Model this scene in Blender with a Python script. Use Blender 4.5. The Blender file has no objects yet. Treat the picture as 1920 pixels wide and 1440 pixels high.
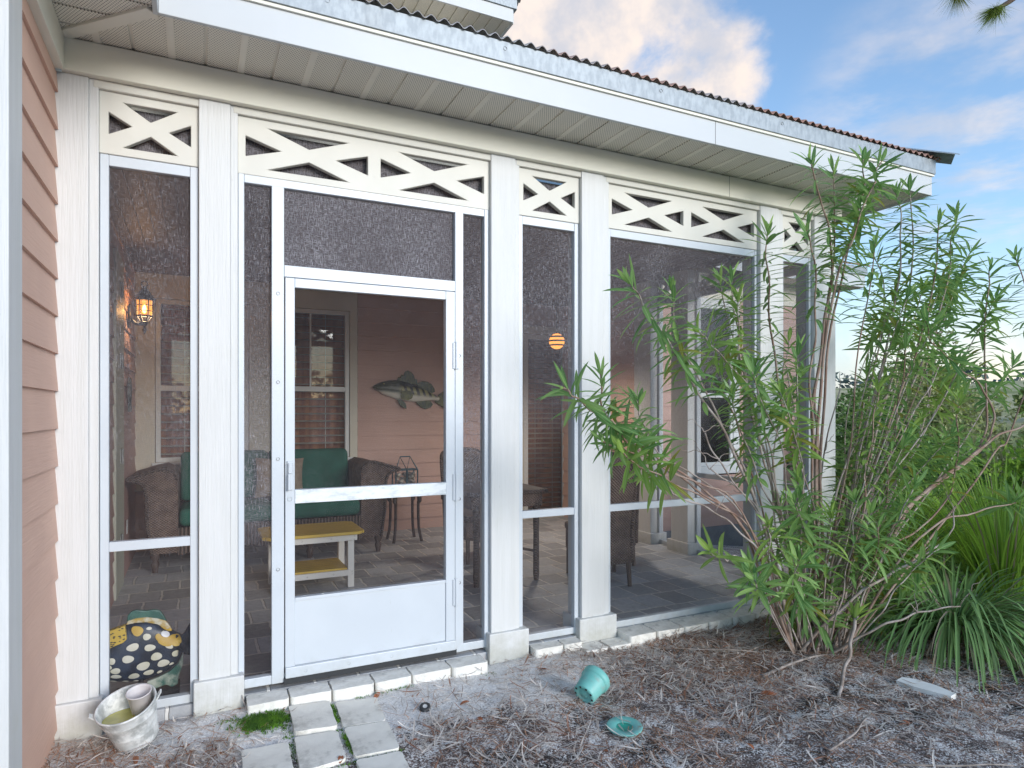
import bpy, bmesh, math, random
from mathutils import Vector, Matrix
from mathutils.geometry import tessellate_polygon
R = math.radians
random.seed(11)
rnd = random.random
def U(a, b): return a + (b - a) * random.random()
SC = bpy.context.scene
COL = SC.collection

# ------------------------------------------------------------------ camera
FPX, YH, PSI = 1215.0, 772.0, math.atan(590 / 1215.0)
CAM = Vector((0.0, -3.45, 1.40))
cd = bpy.data.cameras.new("camera"); cam = bpy.data.objects.new("camera", cd); COL.objects.link(cam)
cam.location = CAM; cam.rotation_euler = (R(90), 0, -PSI)
cd.sensor_width = 36; cd.lens = 36 * FPX / 1920; cd.shift_y = (YH - 720) / 1920
cd.clip_start = 0.05; cd.clip_end = 3000
SC.camera = cam
def ray(px, py):
    u = (px - 960) / FPX; v = (YH - py) / FPX
    return Vector((math.sin(PSI) + u * math.cos(PSI), math.cos(PSI) - u * math.sin(PSI), v))
def at(px, py, y):                 # point of the plane y = const seen at that spot of the photograph
    r = ray(px, py); return CAM + r * ((y - CAM.y) / r.y)
def atz(px, py, z):
    r = ray(px, py); return CAM + r * ((z - CAM.z) / r.z)

# ------------------------------------------------------------------ materials
def newmat(name):
    m = bpy.data.materials.new(name); m.use_nodes = True
    nt = m.node_tree; nt.nodes.clear()
    out = nt.nodes.new("ShaderNodeOutputMaterial")
    return m, nt, out
class NB:
    def __init__(s, nt): s.nt = nt
    def n(s, t, **kw):
        x = s.nt.nodes.new("ShaderNode" + t)
        for k, v in kw.items(): setattr(x, k, v)
        return x
    def l(s, a, b): s.nt.links.new(a, b)
    def val(s, sock, v):
        if hasattr(v, "is_output") or isinstance(v, bpy.types.NodeSocket): s.l(v, sock)
        else: sock.default_value = v
    def math(s, op, a, b=0.0, c=None, clamp=False):
        x = s.n("Math", operation=op); x.use_clamp = clamp
        s.val(x.inputs[0], a); s.val(x.inputs[1], b)
        if c is not None: s.val(x.inputs[2], c)
        return x.outputs[0]
    def ramp(s, v, a, b, lo=0.0, hi=1.0, smooth=True):
        x = s.n("MapRange"); x.interpolation_type = "SMOOTHSTEP" if smooth else "LINEAR"
        s.val(x.inputs[0], v); x.inputs[1].default_value = a; x.inputs[2].default_value = b
        x.inputs[3].default_value = lo; x.inputs[4].default_value = hi
        return x.outputs[0]
    def mix(s, f, a, b):
        x = s.n("Mix", data_type="RGBA")
        s.val(x.inputs[0], f); s.val(x.inputs[6], rgba(a)); s.val(x.inputs[7], rgba(b))
        return x.outputs[2]
    def noise(s, vec, scale, detail=3, rough=.55, dist=0.0):
        x = s.n("TexNoise"); s.l(vec, x.inputs["Vector"])
        x.inputs["Scale"].default_value = scale; x.inputs["Detail"].default_value = detail
        x.inputs["Roughness"].default_value = rough; x.inputs["Distortion"].default_value = dist
        return x.outputs[0]
    def obj(s, stretch=(1, 1, 1), loc=(0, 0, 0)):
        t = s.n("TexCoord"); m = s.n("Mapping"); s.l(t.outputs["Object"], m.inputs[0])
        m.inputs["Scale"].default_value = stretch; m.inputs["Location"].default_value = loc
        return m.outputs[0]
    def sep(s, vec):
        x = s.n("SeparateXYZ"); s.l(vec, x.inputs[0]); return x.outputs
    def bump(s, h, strength, dist=.01):
        x = s.n("Bump"); s.l(h, x.inputs["Height"]); x.inputs["Strength"].default_value = strength
        x.inputs["Distance"].default_value = dist; return x.outputs[0]
def rgba(c):
    if isinstance(c, (tuple, list)): return tuple(c) + (1.0,) if len(c) == 3 else tuple(c)
    return c
MATS = {}
def mk(name, col, rough=.6, metal=0.0, col2=None, scale=6.0, stretch=(1, 1, 1), lo=.35, hi=.65, bump=0.0, bscale=None,
       bstretch=None, bdist=.004, spec=.5, island=0.0, dirt=None, dscale=3.0, dlo=.55, dhi=.8, damt=.6, trans=0.0, detail=4, grime=0.0):
    m, nt, out = newmat(name); b = NB(nt)
    p = b.n("BsdfPrincipled"); vec = b.obj(stretch)
    c = rgba(col)
    if col2 is not None:
        c = b.mix(b.ramp(b.noise(vec, scale, detail), lo, hi), col, col2)
    if dirt is not None:
        f = b.ramp(b.noise(b.obj((1, 1, 1), (3, 7, 1)), dscale, 6, .65), dlo, dhi, 0, damt)
        c = b.mix(f, c, dirt)
    if island > 0:
        g = b.n("NewGeometry"); h = b.n("HueSaturation"); b.val(h.inputs["Color"], c)
        b.l(b.ramp(g.outputs["Random Per Island"], 0, 1, 1 - island, 1 + island, False), h.inputs["Value"])
        c = h.outputs[0]
    if grime:
        q = b.obj(); zz = b.sep(q)[2]
        c = b.mix(b.ramp(b.math("ADD", zz, b.math("MULTIPLY", b.noise(q, 11, 6, .7), .42)), .10, .36, grime, 0), c, (.30, .29, .21))
        c = b.mix(b.ramp(b.noise(b.obj((3, 3, .5)), 16, 5, .7), .66, .74, 0, grime * .8), c, (.36, .35, .30))
    b.val(p.inputs["Base Color"], c)
    p.inputs["Roughness"].default_value = rough; p.inputs["Metallic"].default_value = metal
    p.inputs["Specular IOR Level"].default_value = spec
    if bump > 0:
        h = b.noise(b.obj(bstretch or stretch), bscale or scale, 5, .6)
        b.l(b.bump(h, bump, bdist), p.inputs["Normal"])
    if trans > 0:
        t = b.n("BsdfTranslucent"); b.val(t.inputs[0], c); mx = b.n("MixShader"); mx.inputs[0].default_value = trans
        b.l(p.outputs[0], mx.inputs[1]); b.l(t.outputs[0], mx.inputs[2]); b.l(mx.outputs[0], out.inputs[0])
    else: b.l(p.outputs[0], out.inputs[0])
    MATS[name] = m; return m
def emit(name, col, strength, col2=None):
    m, nt, out = newmat(name); b = NB(nt); e = b.n("Emission"); e.inputs[0].default_value = rgba(col); e.inputs[1].default_value = strength
    b.l(e.outputs[0], out.inputs[0]); MATS[name] = m; return m

M_COLUMN = mk("column_paint", (.64, .64, .635), .5, col2=(.61, .61, .60), scale=3, stretch=(9, 9, .6), bump=.55, bscale=5, bstretch=(22, 22, 1.1), bdist=.004, dirt=(.52, .52, .42), dscale=2.2, dlo=.6, dhi=.85, damt=.35, grime=.55)
M_ALU = mk("white_aluminium", (.57, .605, .645), .32, col2=(.54, .575, .615), scale=2.5, dirt=(.55, .58, .55), dscale=5, dlo=.62, dhi=.85, damt=.25, spec=.5, grime=.35)
M_ALUDIRTY = mk("weathered_aluminium", (.72, .75, .77), .45, col2=(.50, .54, .56), scale=14, stretch=(1, 1, 2.5), lo=.45, hi=.7)
M_CREAM = mk("cream_trim_paint", (.78, .75, .65), .5, col2=(.74, .71, .61), scale=1.6, dirt=(.50, .46, .36), dscale=5, dlo=.62, dhi=.85, damt=.4, bump=.08, bscale=30)
M_LATT = mk("lattice_paint", (.66, .64, .58), .5, col2=(.62, .60, .54), scale=3, dirt=(.45, .42, .33), dscale=7, dlo=.6, dhi=.85, damt=.4)
M_FASCIA = mk("fascia_paint", (.56, .575, .585), .42, col2=(.535, .55, .555), scale=1.2, dirt=(.55, .52, .45), dscale=4, dlo=.65, dhi=.9, damt=.3)
M_GALV = mk("galvanised_flashing", (.34, .375, .40), .5, .4, col2=(.25, .28, .305), scale=42, stretch=(1, 1, .45), lo=.3, hi=.7, dirt=(.15, .15, .15), dscale=2.2, dlo=.55, dhi=.8, damt=.4)
M_ROOF = mk("corrugated_roof_metal", (.34, .33, .33), .6, .25, col2=(.36, .20, .15), scale=1.1, lo=.45, hi=.6, dirt=(.08, .075, .07), dscale=7)
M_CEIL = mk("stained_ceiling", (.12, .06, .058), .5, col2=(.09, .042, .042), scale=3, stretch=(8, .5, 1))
M_FOUND = mk("foundation_concrete", (.23, .245, .26), .85, col2=(.17, .185, .20), scale=5, bump=.3, bscale=30)
M_PAVER = mk("pale_concrete_paver", (.80, .765, .69), .85, col2=(.70, .665, .60), scale=7, bump=.45, bscale=38, bdist=.005, dirt=(.25, .235, .20), dscale=8, dlo=.5, dhi=.75, damt=.7)
M_EDGE = mk("whitened_edging_paver", (.82, .795, .74), .85, col2=(.68, .655, .60), scale=13, bump=.6, bscale=45, bdist=.006, dirt=(.20, .195, .175), dscale=11, dlo=.52, dhi=.75, damt=.6)
M_STONE = mk("white_limestone", (.84, .83, .80), .8, col2=(.72, .71, .68), scale=12, bump=.4, bscale=25)
M_CREAMWALL = mk("cream_casing_board", (.66, .63, .53), .55, col2=(.60, .57, .48), scale=2, bump=.15, bscale=6, bstretch=(20, 20, 1))
M_GREENJAMB = mk("pale_jamb_paint", (.55, .56, .46), .5)
M_SASH = mk("window_sash_white", (.70, .72, .72), .4)
M_BLIND = mk("blind_slat", (.62, .50, .43), .5)
M_CURTAIN = mk("dark_red_room", (.62, .25, .14), .8, col2=(.36, .13, .08), scale=3, stretch=(5, 1, .3))
M_DARKROOM = mk("dark_room", (.03, .03, .035), .8)
M_IRON = mk("black_iron", (.018, .018, .02), .45, .3)
M_STEEL = mk("brushed_hinge_steel", (.35, .36, .35), .4, .8)
M_SCREW = mk("dark_screw", (.025, .02, .02), .6, 0)
M_RUBBER = mk("black_rubber", (.02, .022, .025), .6)
M_GREEN = mk("green_cushion_fabric", (.012, .09, .064), .85, col2=(.017, .12, .086), scale=5, bump=.35, bscale=160, bdist=.002)
M_TAN = mk("tan_pillow_fabric", (.36, .29, .22), .9, col2=(.29, .225, .17), scale=22, bump=.4, bscale=120, bdist=.002)
M_YEL = mk("yellow_paint", (.66, .45, .07), .5, col2=(.58, .38, .05), scale=9, stretch=(.6, 9, 1), bump=.15, bscale=9, bstretch=(.6, 12, 1))
M_WHITELEG = mk("white_painted_wood", (.74, .72, .68), .5)
M_SHELL = mk("pale_shells", (.72, .66, .56), .6, col2=(.34, .31, .29), scale=16, lo=.4, hi=.6)
M_LANTGLASS = None
M_TEAL = mk("teal_plastic", (.13, .42, .38), .5, col2=(.19, .49, .45), scale=5, dirt=(.30, .31, .27), dscale=16, dlo=.5, dhi=.72, damt=.6)
M_TEALD = mk("deep_teal_plastic", (.02, .26, .20), .45)
M_BUCKET = mk("worn_galvanised_bucket", (.66, .67, .66), .6, .15, col2=(.42, .43, .42), scale=16, lo=.35, hi=.62, dirt=(.84, .84, .82), dscale=18, dlo=.44, dhi=.62, damt=.85, bump=.15, bscale=30)
M_CUP = mk("pale_plastic_cup", (.80, .76, .76), .4, trans=.3)
M_MOSS = mk("bright_moss", (.12, .26, .02), .9, col2=(.06, .14, .02), scale=20, island=.35, trans=.2)
M_RUST = mk("rust_dry_leaf", (.36, .12, .045), .7, col2=(.22, .07, .03), scale=30, island=.3)
M_YLEAF = mk("yellow_dry_leaf", (.50, .35, .10), .7)
M_TIRE = mk("black_toy_rubber", (.03, .03, .032), .6)
M_TOYHUB = mk("grey_toy_hub", (.45, .45, .45), .5)
M_FLOOD = mk("floodlight_casing", (.72, .72, .70), .35)
M_PINEBARK = mk("pine_bark", (.16, .10, .07), .9, col2=(.08, .055, .04), scale=9, stretch=(1, 1, .3), bump=.7, bscale=12)
M_NEEDLE = mk("pine_needles", (.26, .34, .07), .6, island=.4, trans=.45, col2=(.20, .15, .04), scale=2, lo=.5, hi=.7)
M_BLADE = mk("grass_blade_green", (.21, .35, .12), .5, island=.5, trans=.3)
M_LIME = mk("grass_blade_lime", (.30, .47, .07), .5, island=.45, trans=.4)
M_STRAW = mk("dead_straw", (.34, .27, .19), .8, island=.4)
M_STICK = mk("bleached_twig", (.36, .31, .28), .8, col2=(.20, .165, .14), scale=25, bump=.4, bscale=60)
M_SHRUBD = mk("dark_shrub_leaf", (.12, .23, .065), .55, island=.6, trans=.25)
M_SHRUBY = mk("yellow_green_shrub_leaf", (.27, .32, .09), .6, island=.45, trans=.3)
M_SHRUBO = mk("olive_shrub_leaf", (.31, .33, .14), .6, island=.5, trans=.25)
M_FAR = mk("far_wood_foliage", (.085, .115, .10), .8, island=.4)
M_WATER = None

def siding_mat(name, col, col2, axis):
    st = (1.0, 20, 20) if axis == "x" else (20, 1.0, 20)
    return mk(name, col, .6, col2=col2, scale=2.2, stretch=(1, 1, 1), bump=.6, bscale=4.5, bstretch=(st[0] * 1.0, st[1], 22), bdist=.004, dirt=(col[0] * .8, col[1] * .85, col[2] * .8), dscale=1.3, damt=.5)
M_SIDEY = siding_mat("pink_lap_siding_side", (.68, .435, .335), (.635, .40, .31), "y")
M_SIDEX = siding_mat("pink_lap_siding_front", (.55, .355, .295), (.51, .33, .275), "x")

def perforated():
    m, nt, out = newmat("perforated_soffit"); b = NB(nt); p = b.n("BsdfPrincipled")
    o = b.obj(); x, y, z = b.sep(o)
    pt = .0125
    fy = b.math("DIVIDE", y, pt * .866); row = b.math("FLOOR", fy)
    odd = b.math("MULTIPLY", b.math("MODULO", row, 2.0), .5)
    fx = b.math("SUBTRACT", b.math("FRACT", b.math("ADD", b.math("DIVIDE", x, pt), odd)), .5)
    fy2 = b.math("MULTIPLY", b.math("SUBTRACT", b.math("FRACT", fy), .5), .866)
    d = b.math("SQRT", b.math("ADD", b.math("MULTIPLY", fx, fx), b.math("MULTIPLY", fy2, fy2)))
    hole = b.ramp(d, .17, .25, 1, 0)
    # flat margins between the perforated bands (band pitch .148 along x or y)
    c = b.mix(b.ramp(b.noise(o, 2.0), .3, .7), (.80, .755, .66), (.75, .705, .615))
    c = b.mix(hole, c, (.07, .06, .05))
    b.l(c, p.inputs["Base Color"]); p.inputs["Roughness"].default_value = .5
    b.l(p.outputs[0], out.inputs[0]); return m
M_PERF = perforated()
M_SOFFIT = mk("soffit_vinyl", (.80, .755, .66), .5, col2=(.75, .705, .615), scale=2, dirt=(.4, .36, .3), dscale=4, damt=.3)

def floor_mat():
    m, nt, out = newmat("stone_paver_floor"); b = NB(nt); p = b.n("BsdfPrincipled")
    o = b.obj(); nz = b.noise(o, 5.0, 4)
    w = b.n("MixRGB"); w.blend_type = "ADD"; w.inputs[0].default_value = .03
    vn = b.n("TexNoise"); b.l(o, vn.inputs[0]); vn.inputs["Scale"].default_value = 6
    b.l(o, w.inputs[1]); b.l(vn.outputs["Color"], w.inputs[2])
    br = b.n("TexBrick"); b.l(w.outputs[0], br.inputs[0]); br.inputs["Scale"].default_value = 1.0
    br.inputs["Brick Width"].default_value = .225; br.inputs["Row Height"].default_value = .29
    br.inputs["Mortar Size"].default_value = .011; br.inputs["Mortar Smooth"].default_value = .4; br.inputs["Bias"].default_value = -.1
    br.inputs["Color1"].default_value = (.33, .335, .345, 1); br.inputs["Color2"].default_value = (.58, .60, .63, 1); br.inputs["Mortar"].default_value = (.74, .72, .68, 1)
    c = b.mix(b.ramp(b.noise(o, 2.3, 5), .5, .85), br.outputs[0], (.26, .245, .245))
    h = b.n("MixRGB"); h.blend_type = "MULTIPLY"; h.inputs[0].default_value = .7
    b.l(c, h.inputs[1]); b.l(b.mix(b.noise(o, 25, 5), (.5, .5, .5), (1.25, 1.25, 1.25)), h.inputs[2])
    b.l(h.outputs[0], p.inputs["Base Color"])
    b.l(b.ramp(nz, .2, .8, .45, .7), p.inputs["Roughness"])
    hh = b.math("ADD", b.math("MULTIPLY", br.outputs["Fac"], -1.0), b.math("MULTIPLY", b.noise(o, 30, 5), .5))
    b.l(b.bump(hh, 1.0, .010), p.inputs["Normal"]); b.l(p.outputs[0], out.inputs[0]); return m
M_FLOOR = floor_mat()

def sand_mat():
    m, nt, out = newmat("sandy_soil"); b = NB(nt); p = b.n("BsdfPrincipled")
    o = b.obj(); x, y, z = b.sep(o)
    big = b.noise(o, 1.6, 5, .6); mid = b.noise(o, 8, 6, .7); fine = b.noise(o, 62, 3, .8); sp = b.noise(o, 120, 2, .85)
    # pale quartz sand lies by the porch, dark humus and needle duff further out
    near = b.ramp(b.math("ADD", y, b.math("MULTIPLY", big, .7)), -.45, .2)
    rt = b.ramp(b.math("ADD", x, b.math("MULTIPLY", mid, .6)), 1.8, 2.7, 1, 0)
    k = b.math("MULTIPLY", near, b.math("ADD", b.math("MULTIPLY", rt, .8), .2))
    k = b.math("ADD", b.math("MULTIPLY", k, .20), b.math("ADD", b.math("MULTIPLY", mid, .38), b.math("ADD", b.math("MULTIPLY", fine, .34), b.math("MULTIPLY", sp, .34))))
    f = b.ramp(k, .515, .60)
    duff = b.mix(b.ramp(mid, .35, .65), (.075, .062, .058), (.20, .125, .10))
    duff = b.mix(b.ramp(sp, .45, .7), duff, (.34, .28, .26))
    duff = b.mix(b.ramp(b.noise(o, 3.1, 5, .65), .52, .62, 0, .9), duff, (.026, .022, .02))
    sand = b.mix(b.ramp(sp, .3, .7), (.58, .56, .545), (.90, .88, .86))
    c = b.mix(f, duff, sand)
    far = b.ramp(b.math("ADD", x, b.math("MULTIPLY", y, .6)), 9, 16)
    dune = b.mix(b.ramp(b.noise(o, .35, 6), .4, .6), (.52, .45, .26), (.27, .28, .11))
    c = b.mix(far, c, dune)
    b.l(c, p.inputs["Base Color"]); p.inputs["Roughness"].default_value = .95; p.inputs["Specular IOR Level"].default_value = .2
    hh = b.math("ADD", b.math("MULTIPLY", fine, .4), b.math("ADD", mid, b.math("MULTIPLY", sp, .3)))
    b.l(b.bump(hh, .9, .02), p.inputs["Normal"]); b.l(p.outputs[0], out.inputs[0]); return m
M_SAND = sand_mat()

def screen_mat(name, base, dust, zlo=-9, zhi=-8, dcol=(.40, .39, .42), plane="x"):
    """charcoal insect mesh with pale dust caught in its threads; the dust thickens with height between zlo and zhi"""
    m, nt, out = newmat(name); b = NB(nt)
    if plane == "x": s1, s2 = (235, 1, 30), (40, 1, 235)
    else: s1, s2 = (1, 235, 30), (1, 40, 235)
    v = b.noise(b.obj(s1), 1.0, 2, .6); h = b.noise(b.obj(s2), 1.0, 2, .6)
    x, y, z = b.sep(b.obj())
    cl = b.noise(b.obj(), 2.6, 4, .6)
    th = b.math("MAXIMUM", b.ramp(v, .40, .80), b.math("MULTIPLY", b.ramp(h, .40, .80), .85))
    ht = b.ramp(b.math("ADD", z, b.math("MULTIPLY", cl, .5)), zlo + .25, zhi + .25)
    dd = b.math("MULTIPLY", b.math("MULTIPLY", th, b.ramp(cl, .25, .7, .45, 1.0)), ht)
    op = b.math("ADD", b.math("ADD", base, b.math("MULTIPLY", ht, dust * .45)), b.math("MULTIPLY", dd, dust), clamp=True)
    dk = b.n("BsdfDiffuse"); b.l(b.mix(dd, (.125, .112, .12), dcol), dk.inputs[0])
    tr = b.n("BsdfTransparent"); mx = b.n("MixShader")
    b.l(op, mx.inputs[0]); b.l(tr.outputs[0], mx.inputs[1]); b.l(dk.outputs[0], mx.inputs[2]); b.l(mx.outputs[0], out.inputs[0])
    return m
M_SCR_A = screen_mat("dusty_screen_mesh", .10, .36, .5, 1.6)
M_SCR_T = screen_mat("thick_dusty_screen_mesh", .46, .34)
M_SCR_SIDE = screen_mat("sidelight_screen_mesh", .12, .50, .35, 1.1)
M_SCR_DOOR = screen_mat("clean_screen_mesh", .07, .06)
M_SCR_LOW = screen_mat("lower_screen_mesh", .07, .08)
M_SCR_B = screen_mat("upper_bay_screen_mesh", .10, .50, .8, 1.9)
M_SCR_L = screen_mat("lattice_backing_mesh", .62, .14)
M_SCR_S = screen_mat("side_bay_screen_mesh", .06, .12, .8, 2.0, plane="y")

def glass_mat(name, tint=(.9, .95, .95), boost=.06):
    m, nt, out = newmat(name); b = NB(nt)
    g = b.n("BsdfGlossy"); g.inputs["Roughness"].default_value = .02; g.inputs[0].default_value = (1, 1, 1, 1)
    t = b.n("BsdfTransparent"); t.inputs[0].default_value = rgba(tint)
    fr = b.n("Fresnel"); fr.inputs[0].default_value = 1.5
    mx = b.n("MixShader"); b.l(b.math("ADD", fr.outputs[0], boost, clamp=True), mx.inputs[0])
    b.l(t.outputs[0], mx.inputs[1]); b.l(g.outputs[0], mx.inputs[2]); b.l(mx.outputs[0], out.inputs[0]); return m
M_GLASS = glass_mat("window_glass", boost=.0)
M_LANTGLASS = glass_mat("lantern_glass", (1, .95, .85), .02)
def water_mat():
    m, nt, out = newmat("murky_rain_water"); b = NB(nt); p = b.n("BsdfPrincipled")
    c = b.mix(b.ramp(b.noise(b.obj(), 9, 4), .4, .6), (.48, .45, .11), (.38, .36, .09))
    b.l(c, p.inputs["Base Color"]); p.inputs["Roughness"].default_value = .08; b.l(p.outputs[0], out.inputs[0]); return m
M_WATER = water_mat()
M_BULB = emit("glowing_lamp_bulb", (1.0, .50, .12), 26)
def amber():
    m, nt, out = newmat("glowing_amber_glass"); b = NB(nt)
    e = b.n("Emission"); e.inputs[0].default_value = (1, .36, .06, 1); e.inputs[1].default_value = 1.6
    t = b.n("BsdfTransparent"); t.inputs[0].default_value = (1, .8, .5, 1); mx = b.n("MixShader"); mx.inputs[0].default_value = .55
    b.l(t.outputs[0], mx.inputs[1]); b.l(e.outputs[0], mx.inputs[2]); b.l(mx.outputs[0], out.inputs[0]); return m
M_AMBER = amber()

def wicker_mat(name, c1, c2, sc=70):
    m, nt, out = newmat(name); b = NB(nt); p = b.n("BsdfPrincipled"); o = b.obj(); x, y, z = b.sep(o)
    h = b.math("ADD", x, y)
    a = b.math("SINE", b.math("MULTIPLY", z, sc * 4.2)); s = b.math("SINE", b.math("MULTIPLY", h, sc * 3.2))
    w = b.math("MULTIPLY", a, s); n = b.noise(o, 14, 4)
    f = b.ramp(b.math("ADD", b.math("MULTIPLY", w, .35), n), .25, .85)
    b.l(b.mix(f, c1, c2), p.inputs["Base Color"]); p.inputs["Roughness"].default_value = .6
    b.l(b.bump(w, .8, .006), p.inputs["Normal"]); b.l(p.outputs[0], out.inputs[0]); return m
M_WICK = wicker_mat("brown_wicker", (.10, .07, .06), (.27, .195, .16))
M_WICKD = wicker_mat("dark_wicker", (.06, .045, .04), (.17, .125, .105))
M_DKWOOD = mk("dark_turned_wood", (.075, .05, .042), .5, col2=(.11, .075, .06), scale=8, stretch=(3, 3, .5))

def leaf_mat(name, dark, light, rib, yellow=(.32, .30, .04), yl=.93):
    m, nt, out = newmat(name); b = NB(nt); p = b.n("BsdfPrincipled")
    g = b.n("NewGeometry"); ri = g.outputs["Random Per Island"]
    c = b.mix(ri, dark, light)
    c = b.mix(b.ramp(b.math("FRACT", b.math("MULTIPLY", ri, 37.13)), yl, yl + .02), c, yellow)
    uv = b.n("TexCoord"); s = b.sep(uv.outputs["UV"])
    d = b.math("ABSOLUTE", b.math("SUBTRACT", s[0], .5))
    c = b.mix(b.ramp(d, .04, .10, .75, 0), c, rib)
    b.l(c, p.inputs["Base Color"]); p.inputs["Roughness"].default_value = .38; p.inputs["Specular IOR Level"].default_value = .5
    t = b.n("BsdfTranslucent"); b.l(c, t.inputs[0]); mx = b.n("MixShader"); mx.inputs[0].default_value = .42
    b.l(p.outputs[0], mx.inputs[1]); b.l(t.outputs[0], mx.inputs[2]); b.l(mx.outputs[0], out.inputs[0]); return m
M_LEAF = leaf_mat("oleander_leaf", (.13, .29, .09), (.35, .53, .15), (.44, .58, .26), yl=.965)
M_LEAFY = leaf_mat("young_oleander_leaf", (.22, .37, .07), (.33, .49, .11), (.44, .54, .2), yl=.93)
M_DEADLEAF = leaf_mat("dead_grey_leaf", (.36, .31, .28), (.84, .79, .74), (.66, .62, .58), (.30, .13, .07), .82)
M_DUFF = mk("pine_needle_duff", (.36, .195, .115), .9, island=.7)
M_BARK = mk("oleander_bark", (.38, .33, .30), .85, col2=(.22, .17, .14), scale=16, stretch=(1, 1, .5), bump=.6, bscale=45, bdist=.004)
M_BARKR = mk("red_brown_bark", (.22, .13, .095), .75, col2=(.32, .235, .19), scale=10, bump=.4, bscale=40, bdist=.003)

# ------------------------------------------------------------------ mesh builder
class MB:
    def __init__(s, T=None): s.v = []; s.f = []; s.T = T; s.uv = []
    def pt(s, p):
        p = Vector(p); s.v.append(s.T(p) if s.T else p); return len(s.v) - 1
    def add(s, vs, fs):
        o = len(s.v)
        for p in vs: s.pt(p)
        s.f += [tuple(i + o for i in f) for f in fs]; return s
    def box(s, x0, x1, y0, y1, z0, z1):
        return s.add([(x0, y0, z0), (x1, y0, z0), (x1, y1, z0), (x0, y1, z0), (x0, y0, z1), (x1, y0, z1), (x1, y1, z1), (x0, y1, z1)],
                     [(0, 3, 2, 1), (4, 5, 6, 7), (0, 1, 5, 4), (1, 2, 6, 5), (2, 3, 7, 6), (3, 0, 4, 7)])
    def prism(s, poly, axis, c0, c1, holes=()):
        """poly: 2-D outline in the two axes other than `axis` (x: y,z  y: x,z  z: x,y), extruded from c0 to c1"""
        loops = [list(poly)] + [list(h) for h in holes]
        def P(a, b, c): return {"x": (c, a, b), "y": (a, c, b), "z": (a, b, c)}[axis]
        flat = [q for l in loops for q in l]; n = len(flat)
        o = len(s.v)
        for c in (c0, c1):
            for a, b in flat: s.pt(P(a, b, c))
        for t in tessellate_polygon([[Vector((a, b, 0)) for a, b in l] for l in loops]):
            s.f.append(tuple(i + o for i in t)); s.f.append(tuple(i + o + n for i in reversed(t)))
        k = 0
        for l in loops:
            for i in range(len(l)):
                a, b = k + i, k + (i + 1) % len(l); s.f.append((a + o, b + o, b + o + n, a + o + n))
            k += len(l)
        return s
    def tube(s, pts, rad, n=8, cap=True):
        pts = [Vector(p) for p in pts]; m = len(pts)
        if not isinstance(rad, (list, tuple)): rad = [rad] * m
        o = len(s.v); up = None
        for i, p in enumerate(pts):
            t = (pts[min(i + 1, m - 1)] - pts[max(i - 1, 0)])
            t = t.normalized() if t.length > 1e-9 else Vector((0, 0, 1))
            if up is None: up = Vector((0, 0, 1)) if abs(t.z) < .9 else Vector((1, 0, 0))
            a = t.cross(up)
            if a.length < 1e-6: a = t.orthogonal()
            a.normalize(); b = a.cross(t).normalized(); up = b
            for k in range(n):
                q = 2 * math.pi * k / n; s.pt(p + (a * math.cos(q) + b * math.sin(q)) * rad[i])
        for i in range(m - 1):
            for k in range(n):
                s.f.append((o + i * n + k, o + i * n + (k + 1) % n, o + (i + 1) * n + (k + 1) % n, o + (i + 1) * n + k))
        if cap:
            s.f.append(tuple(o + k for k in range(n))[::-1]); s.f.append(tuple(o + (m - 1) * n + k for k in range(n)))
        return s
    def lathe(s, prof, n=32, mat=None, sx=1.0):
        o = len(s.v); mat = mat or Matrix()
        for r, z in prof:
            for k in range(n):
                q = 2 * math.pi * k / n; s.pt(mat @ Vector((r * math.cos(q) * sx, r * math.sin(q), z)))
        for i in range(len(prof) - 1):
            for k in range(n):
                s.f.append((o + i * n + k, o + i * n + (k + 1) % n, o + (i + 1) * n + (k + 1) % n, o + (i + 1) * n + k))
        return s
    def disc(s, c, r, n=24, mat=None, z=0.0, sx=1.0):
        mat = mat or Matrix(); o = len(s.v)
        for k in range(n):
            q = 2 * math.pi * k / n; s.pt(mat @ Vector((c[0] + r * sx * math.cos(q), c[1] + r * math.sin(q), z)))
        s.f.append(tuple(range(o, o + n))); return s
    def build(s, name, mat, parent=None, bevel=0.0, seg=2, smooth=False, normals=True, uv=None, label=None, subsurf=0):
        me = bpy.data.meshes.new(name); me.from_pydata([tuple(p) for p in s.v], [], s.f)
        if normals:
            bm = bmesh.new(); bm.from_mesh(me); bmesh.ops.recalc_face_normals(bm, faces=bm.faces); bm.to_mesh(me); bm.free()
        if uv:
            l = me.uv_layers.new(name="UVMap")
            for lp in me.loops: l.data[lp.index].uv = uv[lp.vertex_index]
        o = bpy.data.objects.new(name, me); COL.objects.link(o)
        for mm in (mat if isinstance(mat, (list, tuple)) else [mat]): me.materials.append(mm)
        if parent is not None: o.parent = parent
        if bevel > 0:
            md = o.modifiers.new("bevel", "BEVEL"); md.width = bevel; md.segments = seg; md.limit_method = "ANGLE"; md.angle_limit = R(40)
        if subsurf: md = o.modifiers.new("sub", "SUBSURF"); md.levels = subsurf; md.render_levels = subsurf
        if smooth:
            for p in me.polygons: p.use_smooth = True
        if label: o["label"] = label
        return o
def tag(o, label=None, cat=None, group=None, kind=None):
    if label: o["label"] = label
    if cat: o["category"] = cat
    if group: o["group"] = group
    if kind: o["kind"] = kind
    return o
def thing(name, label, cat, loc=(0, 0, 0), rz=0.0, group=None):
    o = bpy.data.objects.new(name, None); COL.objects.link(o); o.location = loc; o.rotation_euler = (0, 0, rz)
    o.empty_display_size = .1
    return tag(o, label, cat, group)
def copy_tree(o, parent=None):
    c = o.copy(); COL.objects.link(c)
    if parent is not None: c.parent = parent
    for ch in [x for x in SC.objects if x.parent == o]: copy_tree(ch, c)
    return c
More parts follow.
